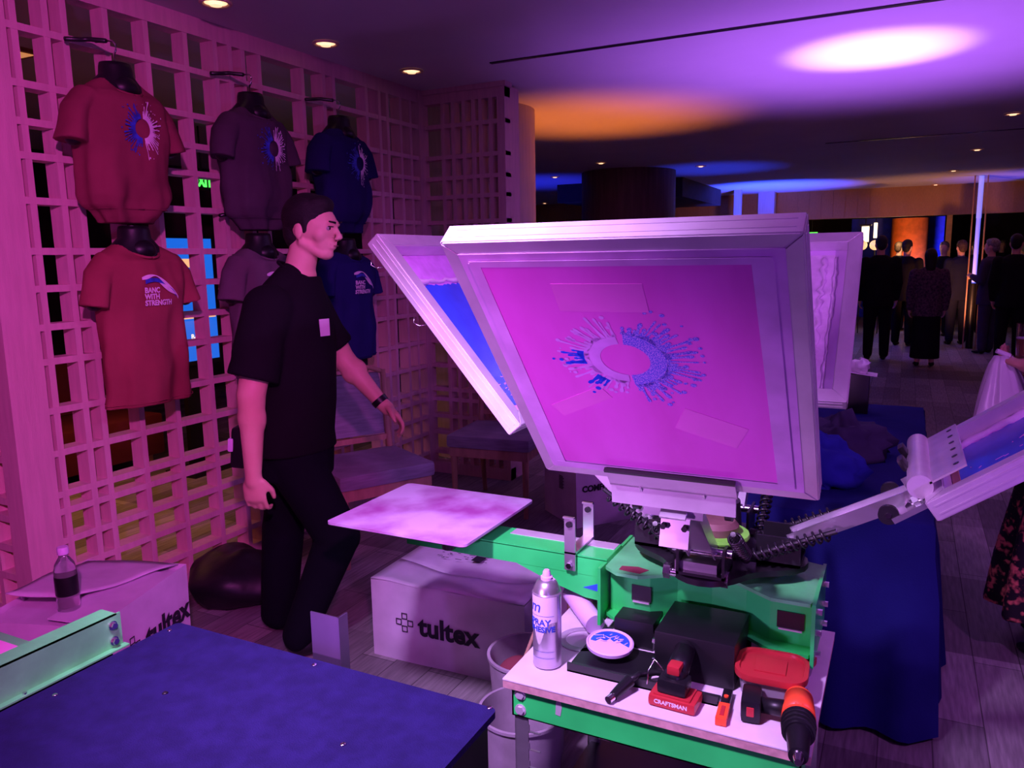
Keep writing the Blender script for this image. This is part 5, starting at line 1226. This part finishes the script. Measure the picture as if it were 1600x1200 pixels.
# wristband on the far arm, pouch at the back hip
dwr = (wr2-el2).normalized(); q = wr2-dwr*.012
MB().cyl(q-dwr*.012, q+dwr*.012, .0345, .0335, 24).obj('wristband', MT['plastic'], man, smooth=30)
pb_ = MB().box((-.195, -.10, .83), (.06, .10, .15), Matrix.Rotation(.1, 3, 'Y'), .015).obj('hip_pouch', MT['plastic'], man, smooth=40)
MB().box((-.222, -.125, .845), (.02, .06, .05), Matrix.Rotation(.1, 3, 'Y'), .008).obj('folded_rag', MT['mesh_white'], pb_, smooth=40)

# ---- people far back in the hall
def guest(px, foot, yaw, suit, legs, hair, lab, style='short', skirt=False, hgt=1.66, group='guests standing in the hall', arm=0, skin='skin'):
    p = at(px, foot, 2, 0)
    t = thing('person', lab, 'person', (p.x, p.y, 0), rad(yaw), group)
    k = hgt/1.72; R = Matrix.Rotation(0, 3, 'Z'); c = V((.015, 0, 1.60))*k
    S = lambda q: V(q)*k
    mb = MB(); head_mesh(mb, c, R, k*.98)
    mb.cap(S((0, 0, 1.36)), .055*k, S((.01, 0, 1.54)), .052*k, 14)
    mb.ell([(0, 0, .85*k, .10*k, .15*k), (0, 0, 1.1*k, .105*k, .145*k), (0, 0, 1.3*k, .11*k, .17*k), (0, 0, 1.42*k, .06*k, .08*k)], 20)
    wr = []
    for s in (-1, 1):
        a_, b_, c_ = S((-.01, s*.19, 1.36)), S((-.02, s*.235, 1.08)), S((.06, s*.23, .84))
        if arm and s == arm: b_, c_ = S((.02, s*.235, 1.10)), S((.20, s*.13, 1.16))
        mb.cap(a_, .05*k, b_, .042*k, 12); mb.cap(b_, .042*k, c_, .028*k, 12)
        d_ = (c_-b_).normalized(); body_hand(mb, c_, d_, (0, -s, -.2), (1, 0, .2), k, .7); wr.append((a_, b_, c_))
    for s in (-1, 1): mb.cap(S((0, s*.085, .85)), .08*k, S((.005, s*.09, .46)), .055*k, 12); mb.cap(S((.005, s*.09, .46)), .055*k, S((-.01, s*.095, .08)), .036*k, 12)
    mb.obj('body', MT[skin], t, bake=blob(.011, 2, .5))
    mb = MB(); hair_mesh(mb, c, R, k*.98, style); mb.obj('hair', MT[hair], t, bake=blob(.011, 3, .5))
    mb = MB(); mb.ell([(0, 0, z*k, rx*k, ry*k) for z, rx, ry in ((.74, .150, .20), (.85, .150, .195), (1.05, .135, .175), (1.22, .14, .195), (1.33, .130, .205), (1.40, .10, .165), (1.455, .065, .075))], 28)
    for a_, b_, c_ in wr: mb.cap(a_, .075*k, b_, .062*k, 16); mb.cap(b_, .062*k, c_-(c_-b_)*.08, .046*k, 16)
    for v in mb.bm.verts: q = noise.noise(v.co*7+V((px, 0, 0)))*.012; v.co += V((q, q*.6, 0))
    mb.obj('jacket', MT[suit], t, bake=blob(.013, 3, .5))
    mb = MB()
    if skirt:
        mb.ell([(0, 0, z*k, rx*k, ry*k) for z, rx, ry in ((.12, .17, .20), (.4, .155, .19), (.7, .15, .185), (.9, .135, .17))], 28)
    else:
        mb.ell([(0, 0, z*k, rx*k, ry*k) for z, rx, ry in ((.74, .125, .165), (.95, .12, .16))], 24)
        for s in (-1, 1): mb.cap(S((0, s*.09, .80)), .098*k, S((.005, s*.1, .45)), .078*k, 18); mb.cap(S((.005, s*.1, .45)), .076*k, S((-.005, s*.105, .09)), .062*k, 18)
    mb.obj('skirt' if skirt else 'trousers', MT[legs], t, bake=blob(.013, 3, .5))
    for s in (-1, 1):
        mb = MB(); mb.sph(S((.0, s*.10, .04)), .045*k, (1.1, .85, .85), n=14); mb.sph(S((.08, s*.105, .030)), .042*k, (1.5, .9, .65), n=14)
        for v in mb.bm.verts: v.co.z = max(v.co.z, .003)
        mb.obj('shoe', MT['shoe'], t, smooth=True)
    return t
guest(1367, 562, 100, 'suit', 'suit', 'hair', 'guest in long black suit seen from behind, directly right of the pale screen', hgt=1.72)
guest(1397, 516, 60, 'suit', 'suitnavy', 'hairbrown', 'guest in dark suit half hidden behind the first black-suited guest', hgt=1.68, arm=-1)
guest(1443, 572, 95, 'tweed', 'suit', 'hair', 'woman seen from behind in patterned jacket and long black skirt', 'long', True, 1.53)
guest(1492, 538, 110, 'suitnavy', 'suitnavy', 'hairbrown', 'broad guest in navy suit standing right of the patterned-jacket woman', hgt=1.66)
guest(1538, 552, 150, 'suitgrey', 'suitgrey', 'hairgrey', 'guest in slate grey suit turned left, middle of the right-hand cluster', hgt=1.66, arm=1)
guest(1573, 566, 80, 'suit', 'suit', 'hair', 'large guest in black suit with back to us near the right edge', hgt=1.70)
guest(1612, 540, 100, 'suit', 'suit', 'hairbrown', 'guest in black suit cut by the right edge of the photo', hgt=1.66)
guest(1420, 500, 200, 'wine', 'suit', 'hairbrown', 'guest in wine-coloured top facing left beyond the two black suits', 'bob', False, 1.56)
guest(1466, 524, 250, 'suit', 'suit', 'hairgrey', 'grey-haired guest just left of the navy-suited guest, facing us', hgt=1.66, group='guests standing in the hall')
guest(1513, 492, 240, 'wine', 'suit', 'hairbrown', 'distant guest in wine top between the navy and slate suits', 'bob', False, 1.6)
guest(1556, 500, 280, 'suitnavy', 'suit', 'hairgrey', 'distant grey-haired guest between the slate and large black suits', hgt=1.7)
guest(1594, 490, 100, 'suitgrey', 'suit', 'hair', 'distant guest in slate jacket by the right edge, behind the large black suit', hgt=1.7)
guest(1428, 482, 90, 'suitnavy', 'suit', 'hair', 'small far guest in navy left of the patterned-jacket woman', hgt=1.66)
guest(1476, 488, 120, 'suit', 'suit', 'hairbrown', 'small far guest in black seen above the patterned jacket, under the pink post', hgt=1.7)
guest(1408, 540, 70, 'suit', 'suit', 'hair', 'guest in black suit between the first black suit and the patterned jacket', hgt=1.68)
guest(1516, 520, 95, 'suit', 'suit', 'hair', 'guest in black suit back to us between navy and slate suits', hgt=1.68)
guest(1588, 512, 120, 'wine', 'suit', 'hairgrey', 'grey-haired guest in wine top behind the large black suit by the right edge', hgt=1.64)

# ---- woman in floral dress at the right edge
q = at(1600, 1010, 2, 0)
wm = thing('person', 'person in dark floral dress at the right edge holding a glass and a white bag', 'person', (q.x+.12, q.y+.02, 0), rad(170))
# local +x points to the left of the picture
R = Matrix.Rotation(0, 3, 'Z'); c = V((.015, 0, 1.52))
mb = MB(); head_mesh(mb, c, R, .95); mb.cap((0, 0, 1.28), .05, (.01, 0, 1.46), .048, 14)
mb.ell([(0, 0, .85, .12, .16), (0, 0, 1.1, .12, .15), (0, 0, 1.25, .12, .17), (0, 0, 1.34, .06, .08)], 24)
hz = at(1585, 572, 1, q.y+.05)
Mi = TW[wm.name].inverted()
hand = Mi @ V((at(1592, 572, 1, q.y-.04).x+.03, q.y-.04, at(1592, 572, 1, q.y-.04).z))
e_ = V((.03, .22, 1.06)) if hand.y > 0 else V((.03, -.22, 1.06))
sgn = 1 if hand.y > 0 else -1
mb.cap((-.0, sgn*.18, 1.28), .048, e_, .042, 16); mb.cap(e_, .042, hand, .026, 16)
body_hand(mb, hand, (hand-e_)+V((.05, 0, .02)), (0, 0, 1), (0, sgn*-.2, 1), .92, 1.0)
mb.cap((-.0, -sgn*.18, 1.28), .048, (-.02, -sgn*.23, 1.02), .042, 14); mb.cap((-.02, -sgn*.23, 1.02), .042, (.14, -sgn*.14, 1.02), .026, 14)
body_hand(mb, V((.14, -sgn*.14, 1.02)), (.9, sgn*.3, 0), (0, sgn, 0), (0, 0, 1), .92, .9)
for s in (-1, 1): mb.cap((0, s*.085, .85), .08, (.0, s*.09, .45), .055, 14); mb.cap((0, s*.09, .45), .055, (-.01, s*.09, .08), .034, 14)
mb.obj('body', MT['skin2'], wm, bake=blob(.0065, 3, .45))
face_bits(c, R, .95, wm)
mb = MB(); hair_mesh(mb, c, R, .95, 'long'); mb.obj('hair', MT['hair'], wm, bake=blob(.008, 3, .5))
mb = MB(); mb.ell([(0, 0, z, rx, ry) for z, rx, ry in ((.16, .235, .26), (.35, .22, .25), (.6, .185, .22), (.85, .155, .19), (1.0, .14, .165), (1.15, .145, .175), (1.27, .13, .18), (1.34, .075, .10))], 56)
for v in mb.bm.verts:
    a_ = math.atan2(v.co.y, v.co.x); f_ = max(0, .9-v.co.z)*.05*math.sin(9*a_); v.co += V((math.cos(a_), math.sin(a_), 0))*f_
mb.obj('floral_dress', floral_mat(), wm, bake=blob(.010, 2, .4))
for s in (-1, 1): mb = MB(); mb.sph((.0, s*.10, .04), .042, (1.1, .85, .85), n=14); mb.sph((.08, s*.105, .028), .04, (1.5, .9, .6), n=14); mb.obj('shoe', MT['shoe'], wm, smooth=True)
hw = TW[wm.name] @ hand
# glass in the hand
hd = (hand-e_).normalized(); gp = TW[wm.name] @ (hand+(hand-e_).normalized()*.07)
gl = thing('beer_glass', 'glass of amber drink held by the person in the floral dress', 'glass', (gp.x+.035, gp.y-.01, gp.z+.012))
MB().lathe([(0, 0), (.026, 0), (.030, .01), (.034, .13), (.0325, .13), (.028, .012), (0, .010)], n=32).obj('glass_body', MT['glass'], gl, smooth=40)
MB().lathe([(0, .011), (.027, .012), (.0305, .075), (0, .075)], n=28).obj('drink', MT['beer'], gl, smooth=40)
MB().lathe([(0, .0755), (.0305, .0755), (.031, .082), (0, .082)], n=28).obj('foam', MT['white'], gl, smooth=40)
ph = at(1557, 548, 1, gp.y-.02); p2_ = at(1578, 556, 1, gp.y-.01)
t = thing('white_lighter', 'small white stick held between the fingers of the floral-dress person', 'lighter', ph)
MB().cyl(ph, p2_, .0085, n=16).obj('case', MT['white'], t, W_, smooth=30); MB().cyl(p2_, p2_+(p2_-ph).normalized()*.012, .006, n=12).obj('cap', MT['chrome'], t, W_, smooth=30)
# thin white bag hanging from the hand
mb = MB(); top = at(1556, 556, 1, gp.y-.02); bl = at(1512, 690, 1, gp.y-.02); br_ = at(1640, 700, 1, gp.y-.02)
rings = []
for j in range(15):
    s = j/14; z = top.z+(bl.z-top.z)*s*1.25; hw_ = .035+(.20)*(s**.75); cx_ = top.x+.02+(.055)*s
    ring = []
    for i in range(40):
        a_ = 2*PI*i/40; f_ = 1+.10*math.sin(7*a_+2*s)+.06*math.sin(13*a_)
        ring.append((cx_+hw_*.62*math.cos(a_)*f_, gp.y-.01+(.02+.05*s)*math.sin(a_)*f_, z))
    rings.append(ring)
mb.loft(rings, True, True)
solo(mb, 'plastic_bag', MT['bag'], 'thin white plastic bag hanging from the hand at the right edge', 'bag', smooth=True)
